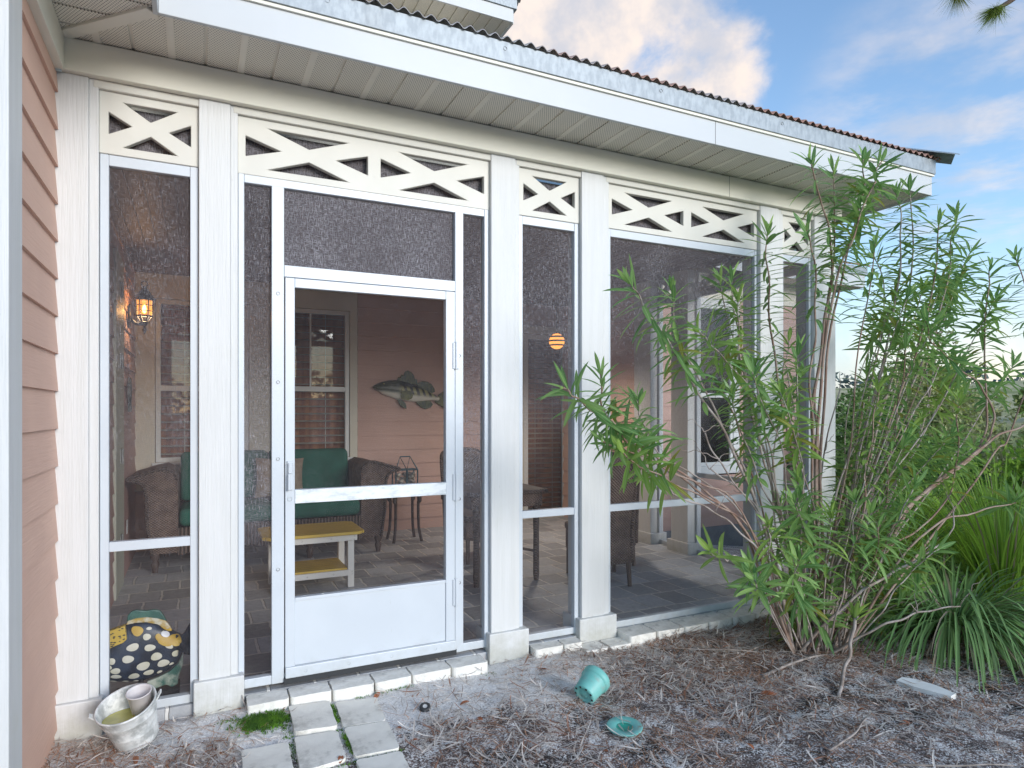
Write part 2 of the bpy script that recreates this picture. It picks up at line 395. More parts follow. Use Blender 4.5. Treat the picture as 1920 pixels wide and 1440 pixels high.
def catmull(pts, n=8):
    pts = [Vector(p) for p in pts]; out = []
    P = [pts[0] * 2 - pts[1]] + pts + [pts[-1] * 2 - pts[-2]]
    for i in range(1, len(P) - 2):
        for k in range(n):
            t = k / n; a, b, c, d = P[i - 1], P[i], P[i + 1], P[i + 2]
            out.append(.5 * ((2 * b) + (c - a) * t + (2 * a - 5 * b + 4 * c - d) * t * t + (3 * b - a - 3 * c + d) * t ** 3))
    out.append(pts[-1]); return out

# ------------------------------------------------------------------ ground
def gz(x, y):
    z = -.055
    if y < 0: z -= .015 * min(1, -y)
    if x > 4.55: z -= .30 * min(1, (x - 4.55) / 2.0) * min(1, max(0, (y + .9) / 1.4))
    z += .012 * math.sin(x * 3.1 + 1.0) * math.sin(y * 2.7 + .4) + .008 * math.sin(x * 7.3) * math.cos(y * 6.1 + 1)
    d = math.hypot(x - 6, y)
    if x > 8 and d > 9:
        t = min(1, (d - 9) / 40); s = min(1, (x - 8) / 8)
        z += s * (3.6 * t * t * (3 - 2 * t) + .35 * math.sin(x * .21) * math.cos(y * .17) * t)
    return z
def axis(lo, hi, step, far):
    a = []; v = lo
    while v < hi: a.append(v); v += step
    a.append(hi); g = step; v = hi; up = []
    while v < far: g *= 1.28; v += g; up.append(v)
    g = step; v = lo; dn = []
    while v > -far: g *= 1.28; v -= g; dn.append(v)
    return dn[::-1] + a + up
xs, ys = axis(-1.2, 6.0, .07, 600), axis(-3.2, .3, .07, 600)
g = MB()
for y in ys:
    for x in xs:
        inside = -.5 < x < 4.5 and .02 < y < 9
        g.v.append(Vector((x, y, gz(x, y) if not inside else -.3)))
nx = len(xs)
for j in range(len(ys) - 1):
    for i in range(nx - 1):
        a = j * nx + i; g.f.append((a, a + 1, a + nx + 1, a + nx))
tag(g.build("sandy_ground", M_SAND, smooth=True, normals=False), kind="structure")
tag(MB().box(-.58, 4.50, .012, 4.05, -.14, 0).build("porch_floor", M_FLOOR), kind="structure")

# ------------------------------------------------------------------ house
H = thing("pink_house", "pink lap-sided house with white screened porch and corrugated metal roof", "house")
def siding(mb, p0, p1, nrm, z0, z1, phase, openings=(), ex=.165):
    """lapped boards from p0 to p1 (x,y pairs); nrm: outward normal; openings: (s0, s1, z0, z1) along the wall"""
    a = Vector((p0[0], p0[1], 0)); b = Vector((p1[0], p1[1], 0)); L = (b - a).length; d = (b - a) / L; n = Vector((nrm[0], nrm[1], 0))
    k = math.floor((z0 - phase) / ex); z = phase + k * ex
    while z < z1:
        lo, hi = max(z, z0), min(z + ex, z1)
        if hi - lo > .004:
            cuts = {lo, hi}
            for o in openings:
                for q in (o[2], o[3]):
                    if lo + .003 < q < hi - .003: cuts.add(q)
            cuts = sorted(cuts)
            for c0, c1 in zip(cuts, cuts[1:]):
                m = (c0 + c1) / 2; seg = [(0, L)]
                for o in openings:
                    if o[2] < m < o[3]:
                        ns = []
                        for s0, s1 in seg:
                            if o[0] > s0: ns.append((s0, min(s1, o[0])))
                            if o[1] < s1: ns.append((max(s0, o[1]), s1))
                        seg = [q for q in ns if q[1] - q[0] > .004]
                def th(q): return .018 - .013 * (q - z) / ex
                for s0, s1 in seg:
                    vs = []
                    for s in (s0, s1):
                        for off, zz in ((-.02, c0), (th(c0), c0), (th(c1), c1), (-.02, c1)):
                            vs.append(a + d * s + n * off + Vector((0, 0, zz)))
                    mb.add(vs, [(0, 1, 2, 3), (7, 6, 5, 4), (0, 4, 5, 1), (1, 5, 6, 2), (2, 6, 7, 3), (3, 7, 4, 0)])
        z += ex
    return mb
WX = -.57                                     # plane of the side wall
siding(MB(), (WX, -.705), (WX, 0), (1, 0), -.12, 2.90, 1.326).build("siding_wall", M_SIDEY, H)
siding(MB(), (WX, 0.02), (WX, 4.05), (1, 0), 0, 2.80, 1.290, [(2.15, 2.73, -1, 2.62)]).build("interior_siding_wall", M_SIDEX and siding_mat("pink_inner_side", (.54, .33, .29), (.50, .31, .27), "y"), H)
MB().box(-2.6, WX - .022, -.86, 9, -.2, 5.2).build("wall_core", M_CREAM, H)
MB().box(WX - .03, WX + .028, -.885, -.705, -.12, 2.90).build("corner_board", M_COLUMN, H, .004)
MB().box(WX - .20, WX - .031, -.895, -.865, -.12, 2.90).build("corner_board", M_COLUMN, H, .004)
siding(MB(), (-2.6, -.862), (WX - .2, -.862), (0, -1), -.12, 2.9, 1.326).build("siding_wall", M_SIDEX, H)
MB().box(WX - .02, WX + .045, -.93, -.034, 2.90, 3.05).build("frieze_board", M_CREAM, H, .003)

# columns of the screen wall: (x0, step, x1, base x0, base x1)
COLS = [(-.585, -.440, -.402, -.59, -.385), (.006, .146, .180, -.017, .207), (1.541, 1.698, 1.730, 1.520, 1.778),
        (2.160, 2.325, 2.370, 2.131, 2.408), (3.685, 3.868, 3.925, 3.655, 3.96), (4.25, 4.44, 4.50, 4.22, 4.53)]
def column(T, x0, st, x1, b0, b1, par, zt=2.905, zb=.11, bb=-.14):
    m = MB(T); m.box(x0, st, 0, .17, zb - .04, zt); m.box(st, x1, .010, .16, zb - .04, zt)
    o = m.build("column", M_COLUMN, par, .004)
    MB(T).box(b0, b1, -.024, .19, bb, zb).build("plinth", M_COLUMN, o, .006)
    return o
ID = None
for c in COLS: column(ID, *c, H)
# beam
MB().box(WX + .03, 4.52, -.032, .17, 2.905, 3.05).build("beam", M_CREAM, H, .004)
mb = MB()
for a, b in ((0, 1), (1, 2), (2, 3), (3, 4), (4, 5)):
    mb.box(COLS[a][2] - .02, COLS[b][0] + .002, .008, .09, 2.868, 2.9045)
mb.build("beam_trim", M_LATT, H, .003)

def xcell(x0, x1, z0, z1):
    w, h = x1 - x0, z1 - z0; xc, zc = (x0 + x1) / 2, (z0 + z1) / 2
    return [[(x0, zc - .245 * h), (x0, zc + .245 * h), (x0 + .275 * w, zc)][::-1],
            [(x1, zc - .245 * h), (x1, zc + .245 * h), (x1 - .275 * w, zc)],
            [(x0 + .17 * w, z1), (x1 - .17 * w, z1), (xc, z1 - .34 * h)][::-1],
            [(x0 + .17 * w, z0), (x1 - .17 * w, z0), (xc, z0 + .34 * h)]]
def lattice(T, x0, x1, n, par, scr, zb=2.582, zt=2.868, mg=(.036, .034)):
    cells = []; gap = .07
    w = (x1 - x0 - mg[0] - mg[1] - gap * (n - 1)) / n
    for i in range(n): cells += xcell(x0 + mg[0] + i * (w + gap), x0 + mg[0] + i * (w + gap) + w, zb + .038, zt - .040)
    o = MB(T).prism([(x0, zb), (x1, zb), (x1, zt), (x0, zt)], "y", .028, .062, cells).build("lattice_panel", M_LATT, par, .0025, 1)
    m = MB(T); m.add([(x0, .085, zb), (x1, .085, zb), (x1, .085, zt), (x0, .085, zt)], [(0, 1, 2, 3)])
    m.build("screen", scr, o, normals=False)
    return o
BAYS = [(-.402, .006, 1), (.180, 1.541, 2), (1.730, 2.160, 1), (2.370, 3.685, 2), (3.925, 4.25, 1)]
for b in BAYS: lattice(ID, *b, H, M_SCR_L)

def frame(T, x0, x1, z0, z1, par, panes, fw=.026, rails=((.755, .80),), y0=.030, y1=.075, top=.05, bot=.04, mull=(), name="screen_frame"):
    """aluminium frame; panes: (x0, x1, z0, z1, material)"""
    m = MB(T)
    m.box(x0, x0 + fw, y0, y1, z0, z1); m.box(x1 - fw, x1, y0, y1, z0, z1)
    m.box(x0 + fw, x1 - fw, y0 + .002, y1 - .002, z1 - top, z1); m.box(x0 + fw, x1 - fw, y0 + .002, y1 - .002, z0, z0 + bot)
    for a, b in rails: m.box(x0 + fw, x1 - fw, y0 + .003, y1 - .003, a, b)
    for a, b, c, d in mull: m.box(a, b, y0 - .004, y1 - .004, c, d)
    o = m.build(name, M_ALU, par, .003)
    for px0, px1, pz0, pz1, mt in panes:
        q = MB(T); q.add([(px0, y1 - .02, pz0), (px1, y1 - .02, pz0), (px1, y1 - .02, pz1), (px0, y1 - .02, pz1)], [(0, 1, 2, 3)])
        q.build("screen", mt, o, normals=False)
    return o
def two(x0, x1, a, b): return [(x0, x1, .03, .77, b), (x0, x1, .785, 2.55, a)]
frame(ID, -.400, .004, .0, 2.58, H, two(-.37, -.03, M_SCR_A, M_SCR_LOW), fw=.035)
frame(ID, 1.732, 2.155, .01, 2.58, H, two(1.75, 2.12, M_SCR_B, M_SCR_LOW), fw=.03)
frame(ID, 2.372, 3.683, .0, 2.58, H, two(2.39, 3.66, M_SCR_B, M_SCR_LOW), fw=.024)
frame(ID, 3.928, 4.248, .0, 2.58, H, two(3.94, 4.23, M_SCR_B, M_SCR_LOW), fw=.024)
# door bay
DF = frame(ID, .182, 1.539, .02, 2.597, H, [(.2, .345, .05, 2.56, M_SCR_SIDE), (1.37, 1.50, .05, 2.56, M_SCR_SIDE), (.385, 1.335, 2.13, 2.56, M_SCR_T)],
           fw=.028, rails=(), top=.055, bot=.045, mull=((.338, .398, .021, 2.545), (1.327, 1.377, .021, 2.545), (.3985, 1.3265, 2.088, 2.148)))
for x, z in ((.368, 2.00), (.368, 1.55), (.368, 1.16), (.368, .60), (1.352, 1.72), (1.352, .90), (1.352, .42)):
    MB().lathe([(.0001, -.003), (.007, -.002), (.0085, .002)], 10, Matrix.Translation((x, .0245, z)) @ Matrix.Rotation(R(90), 4, "X")).build("screw", M_SCREW, DF)
# screen door leaf
D = MB(); y0, y1 = .018, .062
D.box(.402, .449, y0, y1, .055, 2.084); D.box(1.268, 1.323, y0, y1, .055, 2.084)
D.box(.449, 1.268, y0 + .001, y1 - .001, 2.036, 2.084); D.box(.449, 1.268, y0 + .001, y1 - .001, .428, .446)
D = D.build("screen_door", M_ALU, H, .003)
MB().box(.449, 1.268, y0 + .008, y1 - .008, .100, .427).build("kick_plate", M_ALU, D, .002)
MB().box(.402, 1.323, y0 - .014, y1 - .01, .045, .0995).build("door_sweep", M_ALU, D, .004)
MB().box(.396, 1.330, y0 - .006, y1 - .012, .014, .0445).build("sweep_rubber", M_RUBBER, D)
for x in (.50, .72, .95, 1.20): MB().lathe([(.0001, -.004), (.006, -.003), (.008, .002)], 10, Matrix.Translation((x, y0 - .0135, .072)) @ Matrix.Rotation(R(90), 4, "X")).build("screw", M_STEEL, D)
MB().box(.449, 1.268, y0 - .004, y1 - .004, .930, 1.000).build("push_bar", M_ALUDIRTY, D, .003)
MB().add([(.44, .045, .44), (1.28, .045, .44), (1.28, .045, 2.05), (.44, .045, 2.05)], [(0, 1, 2, 3)]).build("screen", M_SCR_DOOR, D, normals=False)
m = MB(); m.box(.410, .440, y0 - .012, y0 + .001, 1.00, 1.15); m.box(.414, .436, y0 - .026, y0 - .010, 1.085, 1.140)
m.box(.412, .424, y0 - .03, y0 - .018, 1.0, 1.085)
m.build("handle", M_ALU, D, .004)
MB().lathe([(.0001, -.006), (.009, -.005), (.011, .004)], 14, Matrix.Translation((.424, y0, .955)) @ Matrix.Rotation(R(90), 4, "X")).build("keyhole_lock", M_STEEL, D)
for z in (1.72, .97, .37):
    m = MB(); m.box(1.309, 1.346, y0 - .007, y0 - .001, z - .075, z + .075)
    m.tube([(1.3255, y0 - .009, z - .08), (1.3255, y0 - .009, z + .08)], .006, 8); m.build("hinge", M_ALU, D, .0015)

# side screen wall of the porch (its outer plane is x = 4.50, it runs back from the corner column)
def TS(p): return Vector((4.50 - p.y, p.x, p.z))
for c in [(.172, .24, .25, .172, .26), (1.52, 1.74, 1.78, 1.49, 1.81), (2.10, 2.33, 2.40, 2.07, 2.42)]: column(TS, *c, H)
for b in [(.25, 1.52, 2), (1.78, 2.10, 1)]: lattice(TS, *b, H, M_SCR_S)
frame(TS, .252, 1.518, 0, 2.58, H, [(.27, 1.50, .03, .77, M_SCR_S), (.27, 1.50, .785, 2.55, M_SCR_S)])
frame(TS, 1.782, 2.098, 0, 2.58, H, [(1.8, 2.08, .03, .77, M_SCR_S), (1.8, 2.08, .785, 2.55, M_SCR_S)])
MB().box(4.33, 4.53, .171, 2.42, 2.905, 3.05).build("beam", M_CREAM, H, .004)
MB(TS).box(.26, 2.1, .008, .09, 2.868, 2.9045).build("beam_trim", M_CREAM, H, .003)

# eaves ------------------------------------------------------------
SZ = 3.055; EY = -.405; EX = 4.985; LX = -.165
sf = MB(); ribs = MB()
# perforated soffit bands as shallow trays with ribs between
def band_x(x0, x1, ya, yb): sf.box(x0, x1, ya, yb, SZ, SZ + .012)
PI_ = .148; x = LX - .40
k = 0
while x < EX:
    x1 = min(x + PI_, EX)
    xa, xb = max(x, WX), x1
    ya = EY
    if xb > WX + .01:
        # mitred against the side eave: clip the near end along the diagonal
        if x1 <= LX + .001: ya_l, ya_r = (EY - (LX - xa)) * 0 + -(xa - WX) * 1.0, -(xb - WX)
        elif xa < LX: ya_l, ya_r = max(EY, -(xa - WX)), EY
        else: ya_l = ya_r = EY
        w = .030 if k % 2 else .014
        sf.add([(xa + w, ya_l, SZ), (xb, ya_r, SZ), (xb, -.02, SZ), (xa + w, -.02, SZ), (xa + w, ya_l, SZ + .01), (xb, ya_r, SZ + .01), (xb, -.02, SZ + .01), (xa + w, -.02, SZ + .01)],
               [(0, 1, 2, 3), (7, 6, 5, 4), (0, 4, 5, 1), (1, 5, 6, 2), (2, 6, 7, 3), (3, 7, 4, 0)])
        ribs.box(xa, xa + w, ya_l, -.02, SZ - .004, SZ + .006) if k % 2 else ribs.box(xa, xa + w, ya_l, -.02, SZ + .008, SZ + .013)
    x = x1; k += 1
# side eave over the wing wall, bands running the other way
y = -.0 - .148
while y > -1.35:
    ya, yb = y, y + PI_
    xr = LX
    xl_a = min(WX + max(0, -ya) , LX) if ya > EY else LX
    xl_b = min(WX + max(0, -yb), LX) if yb > EY else LX
    w = .018
    sf.add([(WX + .04, ya + w, SZ), (xl_a, ya + w, SZ), (xl_b, yb, SZ), (WX + .04, yb, SZ), (WX + .04, ya + w, SZ + .01), (xl_a, ya + w, SZ + .01), (xl_b, yb, SZ + .01), (WX + .04, yb, SZ + .01)],
           [(0, 1, 2, 3), (7, 6, 5, 4), (0, 4, 5, 1), (1, 5, 6, 2), (2, 6, 7, 3), (3, 7, 4, 0)])
    ribs.box(WX + .04, xl_a, ya, ya + w, SZ + .006, SZ + .012)
    y -= PI_
# right-hand return
y = -.02
while y < 2.2:
    sf.box(4.53, EX, y + .018, y + PI_, SZ, SZ + .011); ribs.box(4.53, EX, y, y + .018, SZ - .003, SZ + .009); y += PI_
S = sf.build("soffit", M_PERF, H)
ribs.build("soffit_rib", M_SOFFIT, S)
m = MB()
a, b = Vector((WX + .03, -.035, 0)), Vector((LX, EY, 0)); dd = (b - a).normalized(); pn = Vector((-dd.y, dd.x, 0)) * .03
for off, w, z0, z1 in ((0, 1.0, SZ - .012, SZ + .002),):
    vs = [a - pn, b - pn, b + pn, a + pn]; m.add([(p.x, p.y, z0) for p in vs] + [(p.x, p.y, z1) for p in vs], [(0, 1, 2, 3), (7, 6, 5, 4), (0, 4, 5, 1), (1, 5, 6, 2), (2, 6, 7, 3), (3, 7, 4, 0)])
m.box(LX - .045, LX + .020, EY - .004, EY + .05, SZ - .010, SZ + .004)
m.build("mitre_strip", M_SOFFIT, S, .002)
MB().box(WX + .03, EX, EY, .17, SZ + .014, SZ + .03).box(WX + .03, LX, -1.35, EY - .001, SZ + .014, SZ + .03).build("soffit_backing", M_SOFFIT, S)

f = MB()
f.box(LX + .021, EX, EY - .02, EY, SZ - .018, 3.195); f.build("fascia", M_FASCIA, H, .003)
MB().box(LX, LX + .02, -1.35, EY + .002, SZ - .018, 3.195).build("fascia", M_FASCIA, H, .003)
MB().box(EX, EX + .02, EY - .02, 2.2, SZ - .018, 3.195).build("fascia", M_FASCIA, H, .003)
MB().box(2.852, 2.855, EY - .0206, EY - .019, SZ - .017, 3.177).build("fascia_seam", M_SCREW, H)
MB().box(3.352, 3.354, -.0327, -.031, 2.906, 3.05).build("beam_seam", M_SCREW, H)
m = MB(); m.box(LX + .03, EX + .03, EY - .032, EY - .0205, 3.178, 3.192); m.build("fascia_lip", M_CREAM, H)
m = MB(); m.box(LX + .022, EX + .034, EY - .040, EY - .020, 3.194, 3.300)
m.box(EX + .021, EX + .040, EY - .02, 2.2, 3.194, 3.300); m.box(LX - .02, LX + .021, -1.35, EY - .0405, 3.194, 3.3)
FL = m.build("flashing", M_GALV, H, .002)
for x in (.53, 1.42, 2.42, 3.4): MB().lathe([(.0001, -.006), (.008, -.005), (.010, .003)], 10, Matrix.Translation((x, EY - .0395, 3.262)) @ Matrix.Rotation(R(90), 4, "X")).build("flashing_screw", M_SCREW, FL)
# corrugated roof
rf = MB(); PW = .068; AM = .0115; SL = .36; Z0 = 3.312; YE = EY - .055; XE = EX + .075
def strip(pts_lo, pts_hi):
    o = len(rf.v); n = len(pts_lo)
    for p in pts_lo: rf.pt(p)
    for p in pts_hi: rf.pt(p)
    for p in pts_lo: rf.pt((p[0], p[1], p[2] - .004))
    for i in range(n - 1): rf.f.append((o + i, o + i + 1, o + n + i + 1, o + n + i)); rf.f.append((o + i, o + 2 * n + i, o + 2 * n + i + 1, o + i + 1))
lo, hi = [], []; x = LX - .02
while x < XE:
    w = AM * math.cos(2 * math.pi * x / PW); ye = min(4.05, YE + max(.01, XE - x))
    lo.append((x, YE, Z0 + w)); hi.append((x, ye, Z0 + w + (ye - YE) * SL)); x += PW / 10
strip(lo, hi)
lo, hi = [], []; y = YE
while y < 2.3:
    w = AM * math.cos(2 * math.pi * y / PW); xe = max(.8, XE - max(.01, y - YE))
    lo.append((XE, y, Z0 + w)); hi.append((xe, y, Z0 + w + (XE - xe) * SL)); y += PW / 10
strip(lo, hi)
lo, hi = [], []; y = -1.4
while y < EY + 2.0:
    w = AM * math.cos(2 * math.pi * y / PW); x0 = LX + .03 - max(0, y - EY)
    lo.append((x0, y, Z0 + w + max(0, y - EY) * SL)); hi.append((-2.5, y, Z0 + w + (x0 + 2.5 + max(0, y - EY)) * SL)); y += PW / 10
strip(lo, hi)
RO = rf.build("roof", M_ROOF, H, smooth=True, normals=False)
m = MB(); a = Vector((XE + .065, YE - .065, Z0 - .012)); b = Vector((XE - 3.0, YE + 3.0, Z0 + 3.0 * SL + .03)); q = Vector((.09, .09, 0)).normalized() * .10
vs = [a - q + Vector((0, 0, -.0)), a + Vector((0, 0, .045)), a + q, b - q, b + Vector((0, 0, .045)), b + q]
m.add([*vs] + [p - Vector((0, 0, .006)) for p in vs], [(0, 1, 4, 3), (1, 2, 5, 4), (6, 9, 10, 7), (7, 10, 11, 8), (0, 6, 7, 1), (1, 7, 8, 2), (0, 3, 9, 6), (2, 8, 11, 5)])
m.build("hip_cap", M_GALV, RO)

# porch interior ----------------------------------------------------
BY = 4.05
OPEN = [(-.36 + .57, .50 + .57, .90, 2.53), (.90 + .57, 1.50 + .57, .90, 2.53), (3.80 + .57, 4.42 + .57, .10, 2.40)]   # openings, measured along the wall
WALLOP = [(0.0, 1.66 + .57, .60, 2.80), (3.70 + .57, 4.50 + .57, 0, 2.52)]
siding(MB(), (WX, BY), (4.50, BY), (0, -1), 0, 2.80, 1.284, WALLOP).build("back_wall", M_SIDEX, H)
MB().prism([(WX, .60), (1.655, .60), (1.655, 2.80), (WX, 2.80)], "y", BY - .028, BY + .02,
           [[(-.385, .88), (.50, .88), (.50, 2.55), (-.385, 2.55)], [(.71, .88), (1.57, .88), (1.57, 2.55), (.71, 2.55)]]).build("window_casing", M_CREAMWALL, H, .003)
MB().prism([(3.70, 0), (4.498, 0), (4.498, 2.52), (3.70, 2.52)], "y", BY - .028, BY + .02, [[(3.80, .02), (4.47, .02), (4.47, 2.42), (3.80, 2.42)]]).build("door_casing", M_CREAMWALL, H, .003)
def window(x0, x1, z0, z1, zm, name, par, y=BY, sash=.045, muntin=True, slat=.083, back=M_CURTAIN, sill=True, blind=M_BLIND):
    m = MB(); e = sash
    m.prism([(x0, z0), (x1, z0), (x1, z1), (x0, z1)], "y", y - .012, y + .05, [[(x0 + e, z0 + e), (x1 - e, z0 + e), (x1 - e, z1 - e), (x0 + e, z1 - e)]])
    if zm: m.box(x0 + e - .001, x1 - e + .001, y - .004, y + .045, zm - .028, zm + .028)
    if muntin: m.box((x0 + x1) / 2 - .3 * (x1 - x0) * .0 - .009, (x0 + x1) / 2 + .009, y + .012, y + .03, (zm or z0) + .029, z1 - e)
    w = m.build(name, M_SASH, par, .003)
    MB().box(x0 + e - .004, x1 - e + .004, y + .020, y + .024, z0 + e - .004, z1 - e + .004).build("pane", M_GLASS, w)
    b = MB(); z = z0 + e + .03
    while z < z1 - e:
        b.add([(x0 + e, y + .055, z), (x1 - e, y + .055, z), (x1 - e, y + .10, z + .012), (x0 + e, y + .10, z + .012), (x0 + e, y + .055, z - .004), (x1 - e, y + .055, z - .004), (x1 - e, y + .10, z + .008), (x0 + e, y + .10, z + .008)],
              [(0, 1, 2, 3), (7, 6, 5, 4), (0, 4, 5, 1), (2, 6, 7, 3)]); z += slat
    for fx in (.3, .7): b.box(x0 + fx * (x1 - x0) - .004, x0 + fx * (x1 - x0) + .004, y + .052, y + .054, z0 + e, z1 - e)
    b.build("blind_slats", blind, w)
    m = MB(); m.box(x0 - .05, x1 + .05, y + .135, y + .155, z0 - .1, z1 + .1)
    m.build("curtain", back, w)
    if sill:
        m = MB(); m.box(x0 - .03, x1 + .03, y - .065, y - .0285, z0 - .028, z0 - .001); m.box(x0 - .015, x1 + .015, y - .045, y - .0285, z0 - .11, z0 - .0285)
        m.box(x0 - .015, x1 + .015, y - .036, y - .0285, z0 - .26, z0 - .1105); m.build("sill", M_SASH, w, .003)
    return w
window(-.38, .495, .885, 2.545, 1.64, "window", H); window(.715, 1.565, .885, 2.545, 1.655, "window", H)
window(3.81, 4.46, .03, 2.41, None, "patio_door", H, sash=.06, muntin=False, slat=.066, sill=False)
MB().box(-.58, 4.50, BY + .9, BY + .95, -.1, 2.9).build("inner_room_wall", M_DARKROOM, H)
MB().box(-.58, 4.50, BY + .03, BY + .9, 2.82, 2.86).build("inner_room_ceiling", M_DARKROOM, H)
MB().box(-.58, 4.50, BY + .03, BY + .9, -.06, -.02).build("inner_room_floor", M_DARKROOM, H)
m = MB()
x = WX
while x < 4.5: m.box(x + .002, min(x + .088, 4.5), .171, BY + .0, 2.80, 2.815); x += .09
m.build("ceiling", M_CEIL, H)
MB().box(WX, 4.6, .171, BY, 2.83, 2.86).build("ceiling_backing", M_DARKROOM, H)
siding(MB(), (4.41, BY), (4.41, 2.42), (-1, 0), 0, 2.8, 1.284).build("interior_siding_wall", M_SIDEY, H)
MB().box(4.43, 4.52, 2.43, BY + .02, -.1, 3.04).build("wall_core", M_CREAM, H)
# side door jamb with four hinges
J = MB().box(WX - .02, WX + .030, 2.15, 2.72, 0, 2.62).build("door_jamb", M_GREENJAMB, H, .004)
for z in (2.36, 1.80, 1.05, .38):
    m = MB(); m.box(WX + .031, WX + .036, 2.42, 2.54, z - .055, z + .055); m.tube([(WX + .04, 2.48, z - .06), (WX + .04, 2.48, z + .06)], .008, 8); m.build("hinge", M_STEEL, J)
m = MB(); m.box(WX + .018, WX + .024, 3.05, 3.13, .34, .46); m.build("outlet_cover", M_SASH, H, .003)

# wing beyond the porch ---------------------------------------------
WY = 2.62
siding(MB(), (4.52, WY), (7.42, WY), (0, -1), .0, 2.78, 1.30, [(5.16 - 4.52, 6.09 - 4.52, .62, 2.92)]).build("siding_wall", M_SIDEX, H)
MB().box(4.53, 7.5, WY + .022, 9, -.6, 3.04).build("wall_core", M_DARKROOM, H)
MB().box(4.50, 7.42, WY - .03, WY + .02, -.8, -.001).build("foundation", M_FOUND, H)
MB().box(7.42, 7.54, WY - .028, WY + .1, -.1, 2.78).build("corner_board", M_COLUMN, H, .004)
MB().box(4.54, 7.54, WY - .032, WY + .02, 2.781, 3.05).build("frieze_board", M_CREAM, H, .003)
MB().prism([(5.16, .64), (6.09, .64), (6.09, 2.78), (5.16, 2.78)], "y", WY - .034, WY + .0215, [[(5.26, .74), (5.99, .74), (5.99, 2.70), (5.26, 2.70)]]).build("window_casing", M_SASH, H, .003)
def wingwindow():
    x0, x1, z0, z1, zm, y = 5.262, 5.988, .742, 2.698, 1.60, WY - .02
    e = .04; m = MB()
    m.prism([(x0, z0), (x1, z0), (x1, z1), (x0, z1)], "y", y - .005, y + .02, [[(x0 + e, z0 + e), (x1 - e, z0 + e), (x1 - e, z1 - e), (x0 + e, z1 - e)]])
    m.box(x0 + e, x1 - e, y - .004, y + .018, zm - .028, zm + .028); w = m.build("window", M_SASH, H, .003)
    MB().box(x0 + e - .002, x1 - e + .002, y + .008, y + .011, z0 + e - .002, z1 - e + .002).build("pane", M_GLASS, w)
    b = MB(); z = z0 + e + .04
    while z < z1 - e: b.box(x0 + e, x1 - e, y + .018, y + .034, z, z + .034); z += .052
    b.build("blind_slats", M_BLIND, w)
wingwindow()
m = MB(); y = 2.22
x = 4.99
while x < 7.9: m.box(x + .016, min(x + PI_, 7.9), 2.22, WY, SZ, SZ + .01); x += PI_
m.build("soffit", M_PERF, H)
MB().box(EX + .03, 7.92, 2.2, 2.219, SZ - .018, 3.195).build("fascia", M_FASCIA, H, .003)
MB().box(7.90, 7.92, 2.2195, 8, SZ - .018, 3.195).build("fascia", M_FASCIA, H, .003)
MB().box(EX + .06, 7.94, 2.18, 2.20, 3.194, 3.30).build("flashing", M_GALV, H)
rf = MB(); lo, hi = [], []; x = EX - .3
while x < 7.98:
    w = AM * math.cos(2 * math.pi * x / PW); lo.append((x, 2.15, Z0 + w)); hi.append((x, 6.0, Z0 + w + 3.85 * SL)); x += PW / 8
strip(lo, hi); rf.build("roof", M_ROOF, H, smooth=True, normals=False)
# upper storey
MB().box(-2.6, 3.0, 4.10, 9, 2.9, 6.15).build("upper_wall", M_CREAM, H)
m = MB(); m.box(-2.6, 3.02, 4.07, 4.0995, 5.75, 6.12); m.build("frieze_board", M_CREAM, H, .004)
m = MB(); x = -2.6
while x < 3.43: m.box(x + .016, min(x + PI_, 3.43), 3.62, 4.07, 6.135, 6.15); x += PI_
y = 4.07
while y < 8: m.box(3.02, 3.43, y + .016, y + PI_, 6.135, 6.15); y += PI_
SU = m.build("soffit", M_PERF, H)
MB().box(-2.6, 3.43, 3.62, 9, 6.151, 6.17).build("soffit_backing", M_SOFFIT, SU)
MB().box(-2.6, 3.44, 3.595, 3.619, 6.11, 6.27).build("fascia", M_FASCIA, H, .003)
MB().box(3.431, 3.455, 3.6195, 9, 6.11, 6.27).build("fascia", M_FASCIA, H, .003)
m = MB(); m.box(-2.6, 3.48, 3.575, 3.594, 6.271, 6.40); m.box(3.456, 3.485, 3.595, 9, 6.271, 6.40); m.build("flashing", M_GALV, H)
rf = MB(); lo, hi = [], []; x = -2.6
while x < 3.55:
    w = AM * math.cos(2 * math.pi * x / PW); ye = min(6.3, 3.53 + max(.01, 3.55 - x)); lo.append((x, 3.53, 6.415 + w)); hi.append((x, ye, 6.415 + w + (ye - 3.53) * .5)); x += PW / 8
strip(lo, hi); lo, hi = [], []; y = 3.53
while y < 9: w = AM * math.cos(2 * math.pi * y / PW); lo.append((3.55, y, 6.415 + w)); hi.append((max(1, 3.55 - (y - 3.53)), y, 6.415 + w + min(2.55, y - 3.53) * .5)); y += PW / 8
strip(lo, hi); rf.build("roof", M_ROOF, H, smooth=True, normals=False)

# floodlight under the eave corner
p = Vector((4.40, -.2, 2.99))
F = thing("floodlight", "small white floodlight under the eave corner above the oleander", "light", p)
MB().lathe([(.0001, .07), (.05, .068), (.055, .055), (.02, .05)], 20).build("mount", M_FLOOD, F, smooth=True)
MB().lathe([(.0001, .0), (.03, .002), (.05, .05), (.062, .10), (.056, .10), (.04, .06)], 24, Matrix.Rotation(R(120), 4, "Y")).build("lamp_head", M_FLOOD, F, smooth=True)

